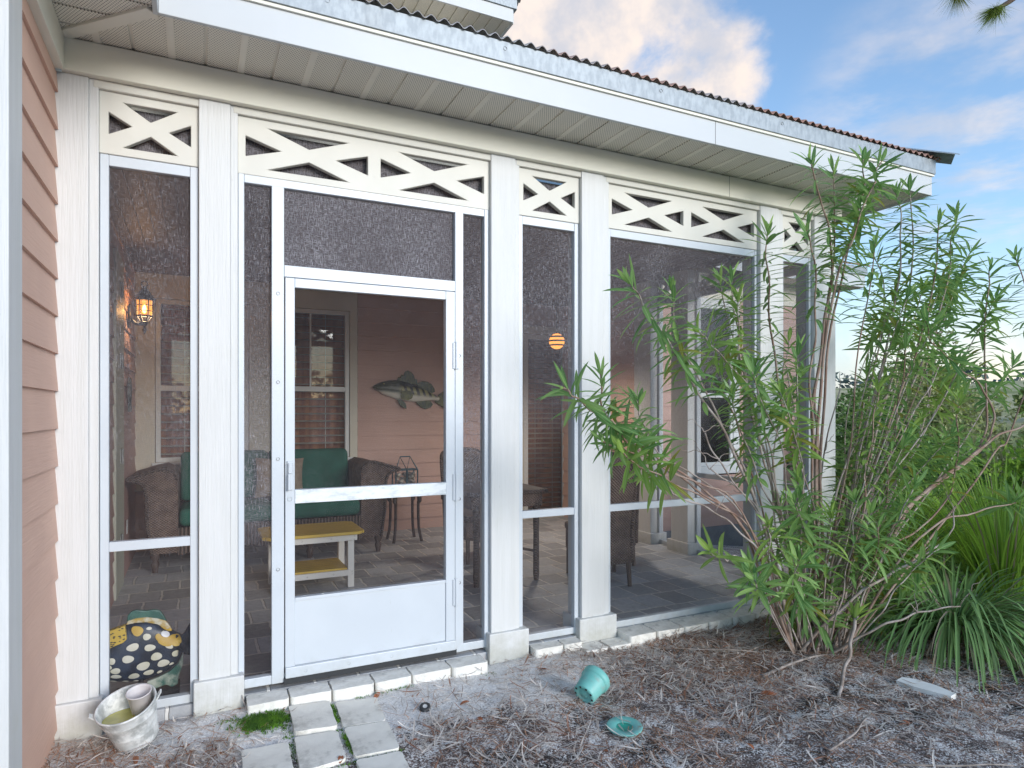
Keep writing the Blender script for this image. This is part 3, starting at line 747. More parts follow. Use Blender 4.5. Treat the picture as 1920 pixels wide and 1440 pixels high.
# ------------------------------------------------------------------ wall lantern
L = thing("wall_lantern", "black iron wall lantern glowing amber on the pink porch wall", "lantern", (WX + .02, 3.2, 2.3))
m = MB(); m.prism([(-.055, -.16), (.055, -.16), (.065, -.10), (.05, .02), (0, .06), (-.05, .02), (-.065, -.10)], "x", 0, .018); m.build("back_plate", M_IRON, L, .004)
MB().tube(catmull([(.01, 0, -.06), (.05, 0, -.11), (.10, 0, -.115), (.125, 0, -.11)]), [.016] * 25, 8).build("arm", M_IRON, L, smooth=True)
LC = Matrix.Translation((.125, 0, 0))
MB().lathe([(.0001, -.21), (.010, -.19), (.018, -.165), (.008, -.14), (.022, -.12), (.04, -.10), (.03, -.095)], 16, LC).build("finial", M_IRON, L, smooth=True)
m = MB()
for k in range(6):
    q = math.pi / 3 * k; a = Vector((math.cos(q), math.sin(q), 0))
    m.tube([LC @ (a * .03 + Vector((0, 0, -.10))), LC @ (a * .06 + Vector((0, 0, -.045))), LC @ (a * .068 + Vector((0, 0, .10)))], .006, 6)
for z, r in ((-.045, .06), (.0, .064), (.05, .0655), (.10, .068)):
    m.tube([LC @ Vector((r * math.cos(t * math.pi / 12), r * math.sin(t * math.pi / 12), z)) for t in range(25)], .0035 if .0 <= z < .1 else .008, 6, False)
for k in range(12):
    q = math.pi / 6 * k + .26; a = Vector((math.cos(q), math.sin(q), 0)); m.tube([LC @ (a * .060 + Vector((0, 0, -.045))), LC @ (a * .066 + Vector((0, 0, .10)))], .002, 4)
m.build("cage", M_IRON, L)
MB().lathe([(.055, -.04), (.061, .095)], 24, LC).build("glass", M_AMBER, L, smooth=True, normals=False)
m = MB(); m.lathe([(.088, .10), (.090, .108), (.06, .15), (.03, .19), (.014, .215), (.0001, .22)], 6, LC)
m.build("roof_cap", M_IRON, L)
m = MB(); m.tube([LC @ Vector((.026 * math.sin(t * math.pi / 12), 0, .243 + .026 * math.cos(t * math.pi / 12))) for t in range(25)], .0055, 6, False); m.build("ring", M_IRON, L, smooth=True)
m = MB(); m.lathe([(.0001, -.02), (.014, -.01), (.018, .02), (.012, .045), (.0001, .06)], 12, LC); m.build("bulb", M_BULB, L, smooth=True)
ld = bpy.data.lights.new("lantern_glow", "POINT"); ld.energy = 13; ld.color = (1, .66, .36); ld.shadow_soft_size = .03
lo_ = bpy.data.objects.new("lantern_glow", ld); COL.objects.link(lo_); lo_.parent = L; lo_.location = (.16, 0, .02)
lo_.location = (.125, 0, .0)

# louvred pendant lamp, lit, hanging in the porch
p = at(1044, 640, 2.7)
Q = thing("pendant_lamp", "lit orange pendant lamp with dark louvre rings behind the narrow screen bay", "lamp", p)
MB().lathe([(.0001, -.085)] + [(.085 * math.sin(math.pi * k / 12), -.085 * math.cos(math.pi * k / 12)) for k in range(1, 12)] + [(.0001, .085)], 20).build("globe", emit("glowing_orange_globe", (1, .34, .05), 1.4), Q, smooth=True)
m = MB()
for z, r0, r1 in ((-.045, .075, .115), (.0, .088, .125), (.045, .075, .115)): m.lathe([(r0, z + .012), (r1, z - .008), (r1, z - .012), (r0, z + .008), (r0, z + .012)], 28)
m.lathe([(.0001, .10), (.05, .095), (.07, .08), (.03, .085), (.0001, .085)], 24); m.build("louvre_rings", M_IRON, Q, smooth=True)
MB().tube([(0, 0, .095), (0, 0, 2.80 - p.z)], .006, 6).build("cord", M_IRON, Q)
pl = bpy.data.lights.new("pendant_glow", "SPOT"); pl.spot_size = R(172); pl.spot_blend = 1.0; pl.energy = 38; pl.color = (1, .88, .74); pl.shadow_soft_size = .12
po = bpy.data.objects.new("pendant_glow", pl); COL.objects.link(po); po.parent = Q; po.location = (0, 0, -.13)

# ------------------------------------------------------------------ wall ornament on the side wall
O = thing("wall_ornament", "narrow dark green wooden fish ornament hung on the pink wall below lantern", "ornament", (WX + .02, 3.12, 1.55))
MB().prism([(-.04, -.15), (.05, -.15), (.03, -.07), (.065, .0), (.055, .09), (.0, .15), (-.055, .09), (-.065, .0), (-.03, -.07)], "x", .004, .03).build("board", mk("dark_green_board", (.03, .06, .055), .6, col2=(.22, .25, .23), scale=14), O, .004)
MB().tube([(.012, 0, .15), (.012, .0, .19)], .003, 6).build("hook", M_IRON, O)

# ------------------------------------------------------------------ bass plaque on back wall
FB = Vector((1.83, BY - .03, 1.40))
FX = thing("bass_plaque", "painted largemouth bass plaque with dark stripes on the pink back wall", "fish plaque", FB)
def fishpt(px, py): q = at(px, py, BY - .04); return (q.x - FB.x, q.z - FB.z)
# body outline traced in photo pixels of the plaque
def zp(X, Y): return fishpt(640 + X / 6.857, 640 + Y / 6.857)
top = [(400, 585), (440, 555), (520, 520), (620, 500), (740, 498), (860, 530), (980, 575), (1100, 630), (1210, 690), (1250, 715)]
bot = [(1240, 765), (1160, 760), (1060, 770), (960, 780), (840, 770), (740, 755), (640, 720), (540, 685), (470, 640), (420, 610)]
def relief(outline, depth, n_in=3, base=0.0):
    """a domed plaque: rings of the outline shrunk towards the medial line, raised forward (towards -y)"""
    m = MB(); n = len(outline); rings = 6
    cx = sum(p[0] for p in outline) / n; cz = sum(p[1] for p in outline) / n
    # shrink vertically toward the local mid-height, so that the dome follows the body
    def mid(x):
        xs_ = sorted(outline); return None
    half = n // 2
    mids = []
    for i in range(n):
        j = n - 1 - i; mids.append(((outline[i][0] + outline[j][0]) / 2, (outline[i][1] + outline[j][1]) / 2))
    for k in range(rings + 1):
        t = k / rings; sh = math.sin(t * math.pi / 2); dp = depth * math.sin(t * math.pi / 2)
        s = 1 - t if k < rings else 0.0
        for i in range(n):
            sc = math.cos(t * math.pi / 2)
            m.pt((mids[i][0] + (outline[i][0] - mids[i][0]) * sc, base - dp, mids[i][1] + (outline[i][1] - mids[i][1]) * sc))
    for k in range(rings):
        for i in range(n):
            a, b = k * n + i, k * n + (i + 1) % n; m.f.append((a, b, b + n, a + n))
    o = len(m.v)
    for i in range(n): m.pt((outline[i][0], base + .012, outline[i][1]))
    for i in range(n): m.f.append((i, (i + 1) % n, o + (i + 1) % n, o + i))
    m.f.append(tuple(range(o, o + n)))
    return m
def bass_mat():
    m, nt, out = newmat("bass_skin"); b = NB(nt); p = b.n("BsdfPrincipled"); o = b.obj(); x, y, z = b.sep(o)
    n = b.noise(o, 12, 4)
    # lengthwise axis of the fish slopes downwards to the tail
    mid = b.math("SUBTRACT", b.math("ADD", z, b.math("MULTIPLY", x, .10)), .275)
    belly = b.ramp(b.math("ADD", mid, b.math("MULTIPLY", n, .03)), -.035, .01)
    bands = b.ramp(b.math("ADD", b.math("SINE", b.math("MULTIPLY", b.math("ADD", x, b.math("MULTIPLY", z, .25)), 88)), b.math("MULTIPLY", n, 1.2)), .3, 1.1)
    head = b.ramp(x, .30, .36)
    side = b.mix(b.math("MULTIPLY", bands, head), (.30, .29, .12), (.02, .025, .018))
    side = b.mix(b.ramp(mid, .035, .075), side, (.012, .02, .014))
    side = b.mix(b.ramp(x, .28, .36, 1, 0), side, b.mix(n, (.02, .035, .03), (.10, .11, .06)))
    c = b.mix(belly, (.74, .74, .66), side)
    b.l(c, p.inputs["Base Color"]); p.inputs["Roughness"].default_value = .35; b.l(p.outputs[0], out.inputs[0]); return m
bo = [zp(*q) for q in top] + [zp(*q) for q in bot]
bo2 = []
for i in range(len(bo)):
    a, c = Vector(bo[i]), Vector(bo[(i + 1) % len(bo)]); bo2 += [tuple(a), tuple((a + c) / 2)]
bo2 = bo2[:-1] if len(bo2) % 2 else bo2
relief(bo, .06).build("body", bass_mat(), FX, smooth=True)
M_FIN = mk("bass_fin", (.03, .055, .04), .5, col2=(.10, .12, .05), scale=30, stretch=(3, 1, .5))
M_FINY = mk("bass_pectoral_fin", (.17, .18, .05), .5, col2=(.07, .09, .04), scale=20)
def fin(name, pts, y0, y1, mt=M_FIN): return MB().prism([zp(*q) for q in pts], "y", y0, y1).build(name, mt, FX, .003)
fin("dorsal_fin", [(720, 505), (735, 455), (760, 470), (775, 425), (800, 445), (820, 390), (855, 375), (900, 395), (935, 440), (945, 480), (975, 490), (985, 560), (860, 545)], -.012, .004)
fin("soft_dorsal_fin", [(970, 580), (1000, 525), (1050, 512), (1110, 520), (1160, 550), (1200, 610), (1205, 650), (1160, 668), (1060, 630)], -.012, .004)
fin("tail_fin", [(1235, 715), (1250, 690), (1320, 640), (1365, 610), (1372, 680), (1360, 740), (1380, 850), (1340, 870), (1270, 820), (1200, 780)], -.015, .004, mk("bass_tail", (.13, .14, .045), .5, col2=(.03, .05, .035), scale=9))
fin("anal_fin", [(950, 775), (1060, 760), (1150, 765), (1180, 810), (1150, 850), (1090, 872), (1030, 850), (990, 815)], -.012, .004)
fin("pelvic_fin", [(715, 750), (790, 765), (825, 800), (835, 870), (790, 850), (745, 810)], -.03, -.01)
fin("pectoral_fin", [(745, 700), (760, 650), (810, 630), (870, 640), (905, 690), (890, 735), (840, 760), (790, 755), (755, 740)], -.072, -.058, M_FINY)
ex, ez = zp(540, 560)
MB().lathe([(.0001, .008), (.008, .006), (.016, 0), (.016, -.01)], 14, Matrix.Translation((ex, -.045, ez)) @ Matrix.Rotation(R(90), 4, "X")).build("eye", mk("bass_eye", (.45, .42, .12), .2), FX, smooth=True)
MB().lathe([(.0001, .010), (.006, .009), (.009, .004)], 12, Matrix.Translation((ex, -.0465, ez)) @ Matrix.Rotation(R(90), 4, "X")).build("pupil", M_RUBBER, FX, smooth=True)

# ------------------------------------------------------------------ wicker loveseat
SY = 2.92
SO = thing("wicker_loveseat", "brown wicker loveseat with green cushions before the porch windows", "loveseat", (.65, SY, 0))
def TO(p): return p
x0, x1 = -.80, .80          # inside faces of the arms, local x
def armprof(s, xi): return [(xi + s * a, z) for a, z in ((0, .16), (0, .80), (.03, .87), (.10, .905), (.19, .89), (.30, .855), (.375, .835), (.385, .812), (.32, .80), (.265, .755), (.245, .65), (.24, .45), (.22, .30), (.20, .16))]
for s, xi in ((-1, -.80), (1, .80)):
    a = MB().prism(armprof(s, xi), "y", .02, .80).build("arm", M_WICK, SO, .012, 2)
    t = MB(); pr = armprof(s, xi)[1:]
    t.tube([(p[0], .01, p[1]) for p in catmull([(q[0], q[1], 0) for q in pr], 4)], .014, 6)
    t.build("arm_braid", M_WICKD, a, smooth=True)
m = MB(); m.box(-.80, .80, .04, .78, .30, .38)
pts = [(-.80, .38), (.80, .38), (.80, .14)] + [(.80 - 1.6 * k / 12, .14 + .05 * math.sin(math.pi * (2 * k / 12 % 1.0))) for k in range(1, 12)] + [(-.80, .14)]
SK = m.build("seat_base", M_WICKD, SO, .006)
def ribbed():
    m, nt, out = newmat("ribbed_wicker"); b = NB(nt); p = b.n("BsdfPrincipled"); o = b.obj(); x, y, z = b.sep(o)
    w = b.math("SINE", b.math("MULTIPLY", x, 210)); b.l(b.mix(b.ramp(w, -.6, .8), (.05, .038, .032), (.17, .125, .105)), p.inputs["Base Color"]); p.inputs["Roughness"].default_value = .65
    b.l(b.bump(w, .8, .008), p.inputs["Normal"]); b.l(p.outputs[0], out.inputs[0]); return m
MB().prism(pts[::-1], "y", .015, .039).build("apron", ribbed(), SO, .003)
MB().prism([(-.80, .38), (.80, .38), (.80, .80), (.7, .93), (.4, .98), (-.4, .98), (-.7, .93), (-.80, .80)], "y", .76, .81).build("backrest", M_WICK, SO, .01)
for lx, ly in ((-.98, .06), (.98, .06), (.32, .06), (-.32, .06), (-.92, .74), (.92, .74)):
    MB().lathe([(.022, 0), (.026, .03), (.034, .07), (.024, .10), (.038, .13), (.036, .17), (.032, .32 if abs(lx) > .5 else .2)], 14, Matrix.Translation((lx, ly, 0))).build("leg", M_DKWOOD, SO, smooth=True)
def cushion(m, x0, x1, y0, y1, z0, z1): return m.box(x0, x1, y0, y1, z0, z1)
for a, b in ((-.795, -.003), (.003, .795)):
    MB().box(a, b, -.005, .60, .385, .545).build("seat_cushion", M_GREEN, SO, .055, 5, smooth=True)
    def TB(p): # back cushions lean backwards
        return Vector((p.x, p.y + (p.z - .55) * .22, p.z))
    MB(TB).box(a, b, .50, .66, .55, 1.01).build("back_cushion", M_GREEN, SO, .05, 5, smooth=True)

def pillow_mesh(w, h, t, n=14):
    m = MB()
    for s in (1, -1):
        o = len(m.v)
        for j in range(n + 1):
            for i in range(n + 1):
                u, v = i / n * 2 - 1, j / n * 2 - 1
                k = max(0, (1 - u ** 4) * (1 - v ** 4)) ** .55
                pin = 1 - .07 * (1 - abs(u) ** 2) * abs(v) ** 3; pin2 = 1 - .07 * (1 - abs(v) ** 2) * abs(u) ** 3
                m.pt((u * w / 2 * pin2, s * t / 2 * k, v * h / 2 * pin))
        for j in range(n):
            for i in range(n):
                a = o + j * (n + 1) + i; m.f.append((a, a + 1, a + n + 2, a + n + 1))
    return m
p = tag(pillow_mesh(.46, .40, .15).build("throw_pillow", M_TAN, smooth=True), "square tan throw pillow leaning on the green loveseat cushions", "pillow")
p.location = (.74, SY + .46, .745); p.rotation_euler = (R(-16), R(2), 0)

# ------------------------------------------------------------------ yellow coffee table
T = thing("coffee_table", "two-tier table with yellow slatted top and white legs behind door", "table", (.825, 1.985, 0))
def slats(m, x0, x1, y0, y1, z0, z1, n):
    w = (y1 - y0) / n
    for k in range(n): m.box(x0, x1, y0 + k * w + .003, y0 + (k + 1) * w - .003, z0, z1)
    return m
m = MB(); c = .05
m.prism([(-.385 + c, -.27), (.385 - c, -.27), (.385, -.27 + c), (.385, .27 - c), (.385 - c, .27), (-.385 + c, .27), (-.385, .27 - c), (-.385, -.27 + c)], "z", .425, .45)
def slat_mat(name):
    mt, nt, out = newmat(name); b = NB(nt); p = b.n("BsdfPrincipled"); o = b.obj(); x, y, z = b.sep(o)
    fr = b.math("FRACT", b.math("DIVIDE", y, .06)); g = b.ramp(b.math("ABSOLUTE", b.math("SUBTRACT", fr, .5)), .44, .48)
    n = b.noise(b.obj((1, 14, 1)), 5, 4)
    c_ = b.mix(b.ramp(n, .35, .65), (.68, .47, .075), (.57, .375, .05)); b.l(b.mix(g, c_, (.27, .17, .03)), p.inputs["Base Color"]); p.inputs["Roughness"].default_value = .5
    b.l(b.bump(b.math("MULTIPLY", g, -1.0), .6, .005), p.inputs["Normal"]); b.l(p.outputs[0], out.inputs[0]); return mt
M_SLAT = slat_mat("yellow_slats")
m.build("table_top", M_SLAT, T, .006)
MB().box(-.255, .255, -.20, .20, .135, .155).build("shelf", M_SLAT, T, .004)
m = MB(); m.box(-.325, .325, -.236, -.218, .375, .4245); m.box(-.325, .325, .218, .236, .375, .4245); m.box(-.326, -.308, -.217, .217, .375, .4245); m.box(.308, .326, -.217, .217, .375, .4245)
m.box(-.30, .30, -.222, -.2015, .095, .140); m.box(-.30, .30, .2015, .222, .095, .140); m.build("apron", M_WHITELEG, T, .002)
for sx in (-1, 1):
    for sy in (-1, 1): MB().box(sx * .28 - .025, sx * .28 + .025, sy * .19 - .0255, sy * .19 + .0255, 0, .4245).build("leg", M_WHITELEG, T, .003)
for x, z in ((-.1, .40), (.12, .40), (.30, .41), (.30, .385), (-.06, .118), (.14, .118), (.285, .128), (.285, .108)):
    MB().lathe([(.0001, -.003), (.005, -.002), (.006, .002)], 8, Matrix.Translation((x, -.2365 if z > .3 else -.2225, z)) @ Matrix.Rotation(R(90), 4, "X")).build("screw", M_SCREW, T)

# ------------------------------------------------------------------ side table and caddy of shells
ST = thing("side_table", "small dark side table with slender splayed legs beside the loveseat", "table", (2.03, 3.42, 0))
MB().box(-.19, .19, -.17, .17, .555, .585).build("table_top", M_DKWOOD, ST, .006)
MB().box(-.15, .15, -.13, .13, .50, .5545).build("apron", M_DKWOOD, ST, .004)
for sx in (-1, 1):
    for sy in (-1, 1):
        MB().tube(catmull([(sx * .13, sy * .11, .54), (sx * .135, sy * .115, .44), (sx * .125, sy * .105, .40), (sx * .13, sy * .11, .15), (sx * .155, sy * .135, 0)], 5),
                  [.026] * 6 + [.024, .022, .02, .018, .016] + [.016] * 10, 8).build("leg", M_DKWOOD, ST, smooth=True)
CA = thing("shell_caddy", "small blue-grey metal caddy of pale seashells on the side table", "caddy", (2.02, 3.36, .585))
M_BLUEM = mk("blue_grey_metal", (.07, .13, .16), .45, .5, col2=(.12, .2, .23), scale=20)
m = MB()
for sx in (-1, 1):
    for sy in (-1, 1): m.tube([(sx * .12, sy * .07, 0), (sx * .12, sy * .07, .19)], .008, 6)
m.tube([(0, -.075, 0), (0, -.075, .19)], .012, 6); m.tube([(-.12, -.07, .19), (.12, -.07, .19)], .008, 6); m.tube([(-.12, .07, .19), (.12, .07, .19)], .008, 6)
m.tube([(-.12, -.07, .19), (-.12, .07, .19)], .008, 6); m.tube([(.12, -.07, .19), (.12, .07, .19)], .008, 6); m.box(-.125, .125, -.075, .075, 0, .012)
m.tube([(-.12, -.07, .19), (-.055, 0, .33), (0, -.07, .19), (.055, 0, .33), (.12, -.07, .19)], .008, 6); m.tube([(-.055, 0, .33), (.055, 0, .33)], .007, 6)
m.build("frame", M_BLUEM, CA)
m = MB()
for _ in range(38):
    r = U(.018, .034); q = Matrix.Translation((U(-.095, .095), U(-.05, .05), U(.03, .15))) @ Matrix.Rotation(U(0, 6), 4, (rnd(), rnd(), rnd() + .1))
    m.lathe([(.0001, -r), (r * .7, -r * .5), (r, 0), (r * .6, r * .5), (.0001, r * .8)], 7, q)
m.build("shell_filling", M_SHELL, CA, smooth=True)

# ------------------------------------------------------------------ dining table and chairs
DT = thing("dining_table", "dark wicker dining table behind the narrow screen bay", "table", (2.27, 1.66, 0))
MB().box(-.36, .36, -.40, .40, .725, .76).build("table_top", M_WICKD, DT, .015, 3)
MB().box(-.32, .32, -.36, .36, .62, .7245).build("apron", M_WICK, DT, .004)
for sx in (-1, 1):
    for sy in (-1, 1): MB().lathe([(.020, 0), (.026, .05), (.024, .4), (.030, .65)], 10, Matrix.Translation((sx * .27, sy * .34, 0))).build("leg", M_WICKD, DT, smooth=True)
m = MB(); m.tube([(-.27, -.34, .3), (.27, .34, .22)], .012, 6); m.tube([(-.27, .34, .3), (.27, -.34, .24)], .012, 6); m.build("stretcher", M_DKWOOD, DT)
def dining_chair(loc, rz, label):
    """faces local -y; the back stands at local y = +.24"""
    c = thing("wicker_chair", label, "chair", loc, rz, "wicker chairs around the dining table")
    # woven wrap: the back panel runs down past the seat to the legs
    bk = MB(); n = 12; rows = 14; th = .035
    for s in (0, 1):
        for j in range(rows + 1):
            z = .18 + (1.02 - .18) * j / rows; lean = max(0, z - .45) * .20
            for i in range(n + 1):
                u = i / n * 2 - 1; top = 1 - .07 * abs(u) ** 4 if j == rows else 1
                w = .235 - (.02 if j == rows else 0) - .02 * max(0, .45 - z)
                bk.pt((u * w, .235 + lean + .035 * (1 - u * u) * (1 if s else .8) - (0 if s else th), z * top))
    N = (n + 1) * (rows + 1)
    for s in (0, 1):
        for j in range(rows):
            for i in range(n): a = s * N + j * (n + 1) + i; bk.f.append((a, a + 1, a + n + 2, a + n + 1))
    for j in range(rows):
        for i in (0, n): a = j * (n + 1) + i; bk.f.append((a, a + n + 1, a + n + 1 + N, a + N))
    for i in range(n):
        for j in (0, rows): a = j * (n + 1) + i; bk.f.append((a, a + 1, a + 1 + N, a + N))
    b = bk.build("backrest", M_WICK, c, smooth=True)
    e = MB(); path = [(-.235, .235 - .017, .20), (-.235, .25, .55), (-.235, .31, .9)] + [(-.235 + .235 * (1 - math.cos(t)) * 1.0, .335 + .02 * math.sin(t), .95 + .075 * math.sin(t)) for t in (.5, 1.0, math.pi / 2, 2.14, 2.64)] + [(.235, .31, .9), (.235, .25, .55), (.235, .235 - .017, .20)]
    e.tube(catmull(path, 5), .02, 8); e.build("rim", M_WICK, b, smooth=True)
    MB().box(-.235, .235, -.24, .215, .385, .45).build("seat", M_WICKD, c, .02, 3)
    MB().box(-.225, .225, -.23, -.20, .22, .3845).build("skirt", M_WICK, c, .004)
    m = MB(); m.box(-.225, -.20, -.199, .20, .22, .3845); m.box(.20, .225, -.199, .20, .22, .3845); m.build("skirt", M_WICK, c, .004)
    for sx in (-1, 1):
        MB().tube([(sx * .20, -.205, .24), (sx * .205, -.215, 0)], [.022, .017], 8).build("leg", M_DKWOOD, c)
        MB().tube([(sx * .20, .225, .24), (sx * .205, .26, 0)], [.022, .017], 8).build("leg", M_DKWOOD, c)
    return c
A = dining_chair((3.015, 1.125, 0), R(160), "wicker chair with tall woven back nearest the big screen bay")
def place(src, loc, rz, label):
    c = copy_tree(src); c.location = loc; c.rotation_euler = (0, 0, rz); c["label"] = label; return c
place(A, (3.49, 1.69, 0), R(156), "wicker chair seen just past another chair, nearest the side screen columns")
place(A, (2.42, 2.30, 0), R(4), "dark wicker chair at the far side of the dining table")

# ------------------------------------------------------------------ spotted fish sculpture inside the screen
FY = .235
SF = thing("fish_sculpture", "black painted trigger fish sculpture with cream spots behind the screen", "sculpture", (-.2, FY, 0))
def sp(X, Y):                                    # zoomed photo crop (180..480, 1100..1420, x4.5) to local x,z
    q = at(180 + X / 4.5, 1100 + Y / 4.5, FY); return (q.x + .2, q.z)
topo = [(-40, 520), (40, 500), (110, 440), (200, 360), (260, 310), (340, 288), (430, 283), (520, 300), (600, 340), (680, 385), (722, 405)]
boto = [(715, 440), (730, 500), (735, 550), (690, 640), (620, 700), (520, 750), (420, 785), (300, 800), (180, 800), (60, 790), (-40, 720)]
def fishskin():
    m, nt, out = newmat("spotted_fish_skin"); b = NB(nt); p = b.n("BsdfPrincipled"); o = b.obj()
    b.l(b.mix(b.ramp(b.noise(o, 14, 4), .4, .65), (.012, .018, .03), (.025, .04, .07)), p.inputs["Base Color"]); p.inputs["Roughness"].default_value = .3; b.l(p.outputs[0], out.inputs[0]); return m
relief([sp(*q) for q in topo] + [sp(*q) for q in boto], .045).build("body", fishskin(), SF, smooth=True)
M_CSPOT = mk("cream_spot_paint", (.52, .50, .38), .5, col2=(.60, .58, .50), scale=14)
M_YSPOT = mk("ochre_paint", (.50, .33, .04), .5, col2=(.42, .26, .03), scale=12)
def body_y(X, Y):                                # how far the domed body bulges at that spot
    def interp(l, x):
        l = sorted(l)
        for (a, b), (c, d) in zip(l, l[1:]):
            if a <= x <= c: return b + (d - b) * (x - a) / max(1e-6, c - a)
        return l[0][1] if x < l[0][0] else l[-1][1]
    t, bt = interp(topo, X), interp(boto, X); mid = (t + bt) / 2; h = max(1, (bt - t) / 2); s = min(1, abs(Y - mid) / h)
    return -.045 * math.sqrt(max(0, 1 - s * s))
def spot(m, X, Y, rx, ry, ang=0, n=16, wob=.0):
    ca, sa = math.cos(R(ang)), math.sin(R(ang)); o = len(m.v)
    c = sp(X, Y); m.pt((c[0], body_y(X, Y) - .010, c[1])); ring = []
    for k in range(n):
        q = 2 * math.pi * k / n; w = 1 + wob * math.sin(3 * q + X); dx, dy = rx * math.cos(q) * w, ry * math.sin(q) * w
        XX, YY = X + dx * ca - dy * sa, Y + dx * sa + dy * ca; e = sp(XX, YY); m.pt((e[0], body_y(XX, YY) - .0075, e[1]))
    for k in range(n): m.f.append((o, o + 1 + k, o + 1 + (k + 1) % n))
m = MB()
for a in [(452, 335, 24, 12, -5), (435, 400, 34, 26, -10), (318, 484, 54, 30, -18), (460, 487, 47, 27, -8), (622, 475, 33, 20, 10), (278, 583, 50, 32, -8), (515, 560, 48, 32, -18), (680, 533, 40, 24, -22),
          (405, 642, 58, 34, -22), (572, 618, 52, 30, -18), (142, 600, 32, 28, 0), (120, 652, 24, 20, 0), (174, 684, 42, 26, -8), (176, 735, 46, 18, 0), (326, 732, 48, 24, -14), (450, 700, 46, 22, -16), (540, 698, 24, 11, -22), (640, 626, 22, 10, -25), (150, 784, 34, 9, 5), (252, 784, 28, 8, -3), (340, 780, 24, 6, -6), (590, 375, 38, 23, 10)]:
    spot(m, *a, wob=.05)
m.build("spots", M_CSPOT, SF, smooth=True)
m = MB(); spot(m, 355, 350, 50, 38, 5, 20, .08)
spot(m, 535, 400, 32, 26, 50); spot(m, 590, 430, 62, 40, 12, 20, .06); spot(m, 670, 425, 55, 42, 20, 20, .05); spot(m, 590, 330, 60, 16, 28)
for v in m.v: v.y -= .010
m.build("ochre_patch", M_YSPOT, SF, smooth=True)
m = MB(); spot(m, 590, 374, 36, 22, 10)
for v in m.v: v.y -= .016
m.build("eye", mk("white_eye_paint", (.62, .63, .66), .4), SF, smooth=True)
def spec():
    m, nt, out = newmat("ochre_with_black_dashes"); b = NB(nt); p = b.n("BsdfPrincipled"); vo = b.n("TexVoronoi"); b.l(b.obj((1, 1, 1.8)), vo.inputs[0]); vo.inputs["Scale"].default_value = 48
    b.l(b.mix(b.ramp(vo.outputs[0], .28, .36), (.02, .02, .02), (.50, .34, .05)), p.inputs["Base Color"]); p.inputs["Roughness"].default_value = .5; b.l(p.outputs[0], out.inputs[0]); return m
m = MB(); q = [(-20, 460), (60, 415), (110, 355), (180, 330), (250, 305), (262, 360), (268, 420), (235, 450), (160, 480), (110, 505), (-20, 540)]
m.prism([sp(*a) for a in q], "y", -.050, -.01).build("saddle_patch", spec(), SF, .008, 3, smooth=False)
M_FGREEN = mk("green_fin_paint", (.012, .075, .06), .4, col2=(.04, .13, .10), scale=20)
M_FCREAM = mk("pale_fin_paint", (.42, .44, .36), .5, col2=(.25, .30, .24), scale=26)
MB().prism([sp(*a) for a in [(262, 290), (270, 235), (300, 200), (345, 188), (420, 195), (490, 185), (540, 192), (575, 235), (600, 285), (560, 275), (470, 262), (380, 262)]], "y", -.022, .0).build("dorsal_fin", M_FGREEN, SF, .005)
MB().prism([sp(*a) for a in [(255, 310), (275, 275), (340, 255), (430, 245), (520, 255), (590, 275), (635, 330), (600, 345), (520, 305), (430, 288), (340, 292)]], "y", -.030, -.005).build("fin_border", mk("mottled_border_paint", (.52, .50, .40), .5, col2=(.40, .27, .06), scale=30), SF, .004)
MB().prism([sp(*a) for a in [(430, 790), (520, 755), (620, 705), (690, 640), (735, 555), (738, 640), (700, 740), (690, 810), (640, 835), (590, 815), (500, 850), (430, 840)]], "y", -.022, .0).build("anal_fin", mk("two_tone_fin_paint", (.40, .43, .36), .5, col2=(.02, .10, .075), scale=9, lo=.42, hi=.58), SF, .005)
MB().prism([sp(*a) for a in [(700, 420), (745, 375), (790, 300), (815, 320), (800, 560), (745, 555), (722, 500)]], "y", -.035, -.005).build("tail_fin", fishskin(), SF, .005)
m = MB(); m.box(-.16, .12, -.06, .08, 0, .02); m.tube([(-.05, .0, .02), (-.05, 0, .12)], .012, 8); m.build("stand", M_IRON, SF)

# ------------------------------------------------------------------ bucket with rain water, cup
bp = Vector((-.235, -.165, gz(-.235, -.165)))
bp.z += .018
BK = thing("galvanised_bucket", "weathered galvanised bucket of murky water tilted against the column", "bucket", bp + Vector((0, 0, .012)))
tilt = Matrix.Rotation(R(21), 4, Vector((.8, -.6, 0))); BT = tilt @ Matrix.Scale(.90, 4)
m = MB(); m.lathe([(.0001, .004), (.092, .004), (.093, 0), (.096, .012), (.104, .075), (.1065, .08), (.1065, .086), (.106, .09), (.119, .155), (.1215, .158), (.1215, .164), (.121, .168), (.128, .205), (.132, .210), (.132, .217), (.127, .218), (.122, .21), (.112, .155), (.09, .02), (.0001, .018)], 48, BT)
m.build("body", M_BUCKET, BK, smooth=True)
zw = .115
m = MB(); iv = BT.inverted()
n = 40; o0 = []
for k in range(n):
    q = 2 * math.pi * k / n; # water surface is level: find the wall point at world height
    lo_z, hi_z = .0, .215
    for _ in range(24):
        mz = (lo_z + hi_z) / 2; rr = .09 + (.122 - .09) * (mz - .02) / .19
        w = BT @ Vector((rr * math.cos(q), rr * math.sin(q), mz))
        if w.z < zw: lo_z = mz
        else: hi_z = mz
    o0.append(BT @ Vector(((.09 + (.122 - .09) * (lo_z - .02) / .19) * .985 * math.cos(q), (.09 + (.122 - .09) * (lo_z - .02) / .19) * .985 * math.sin(q), lo_z)))
for p in o0: m.pt((p.x, p.y, zw))
m.f.append(tuple(range(n))); m.build("water", M_WATER, BK)
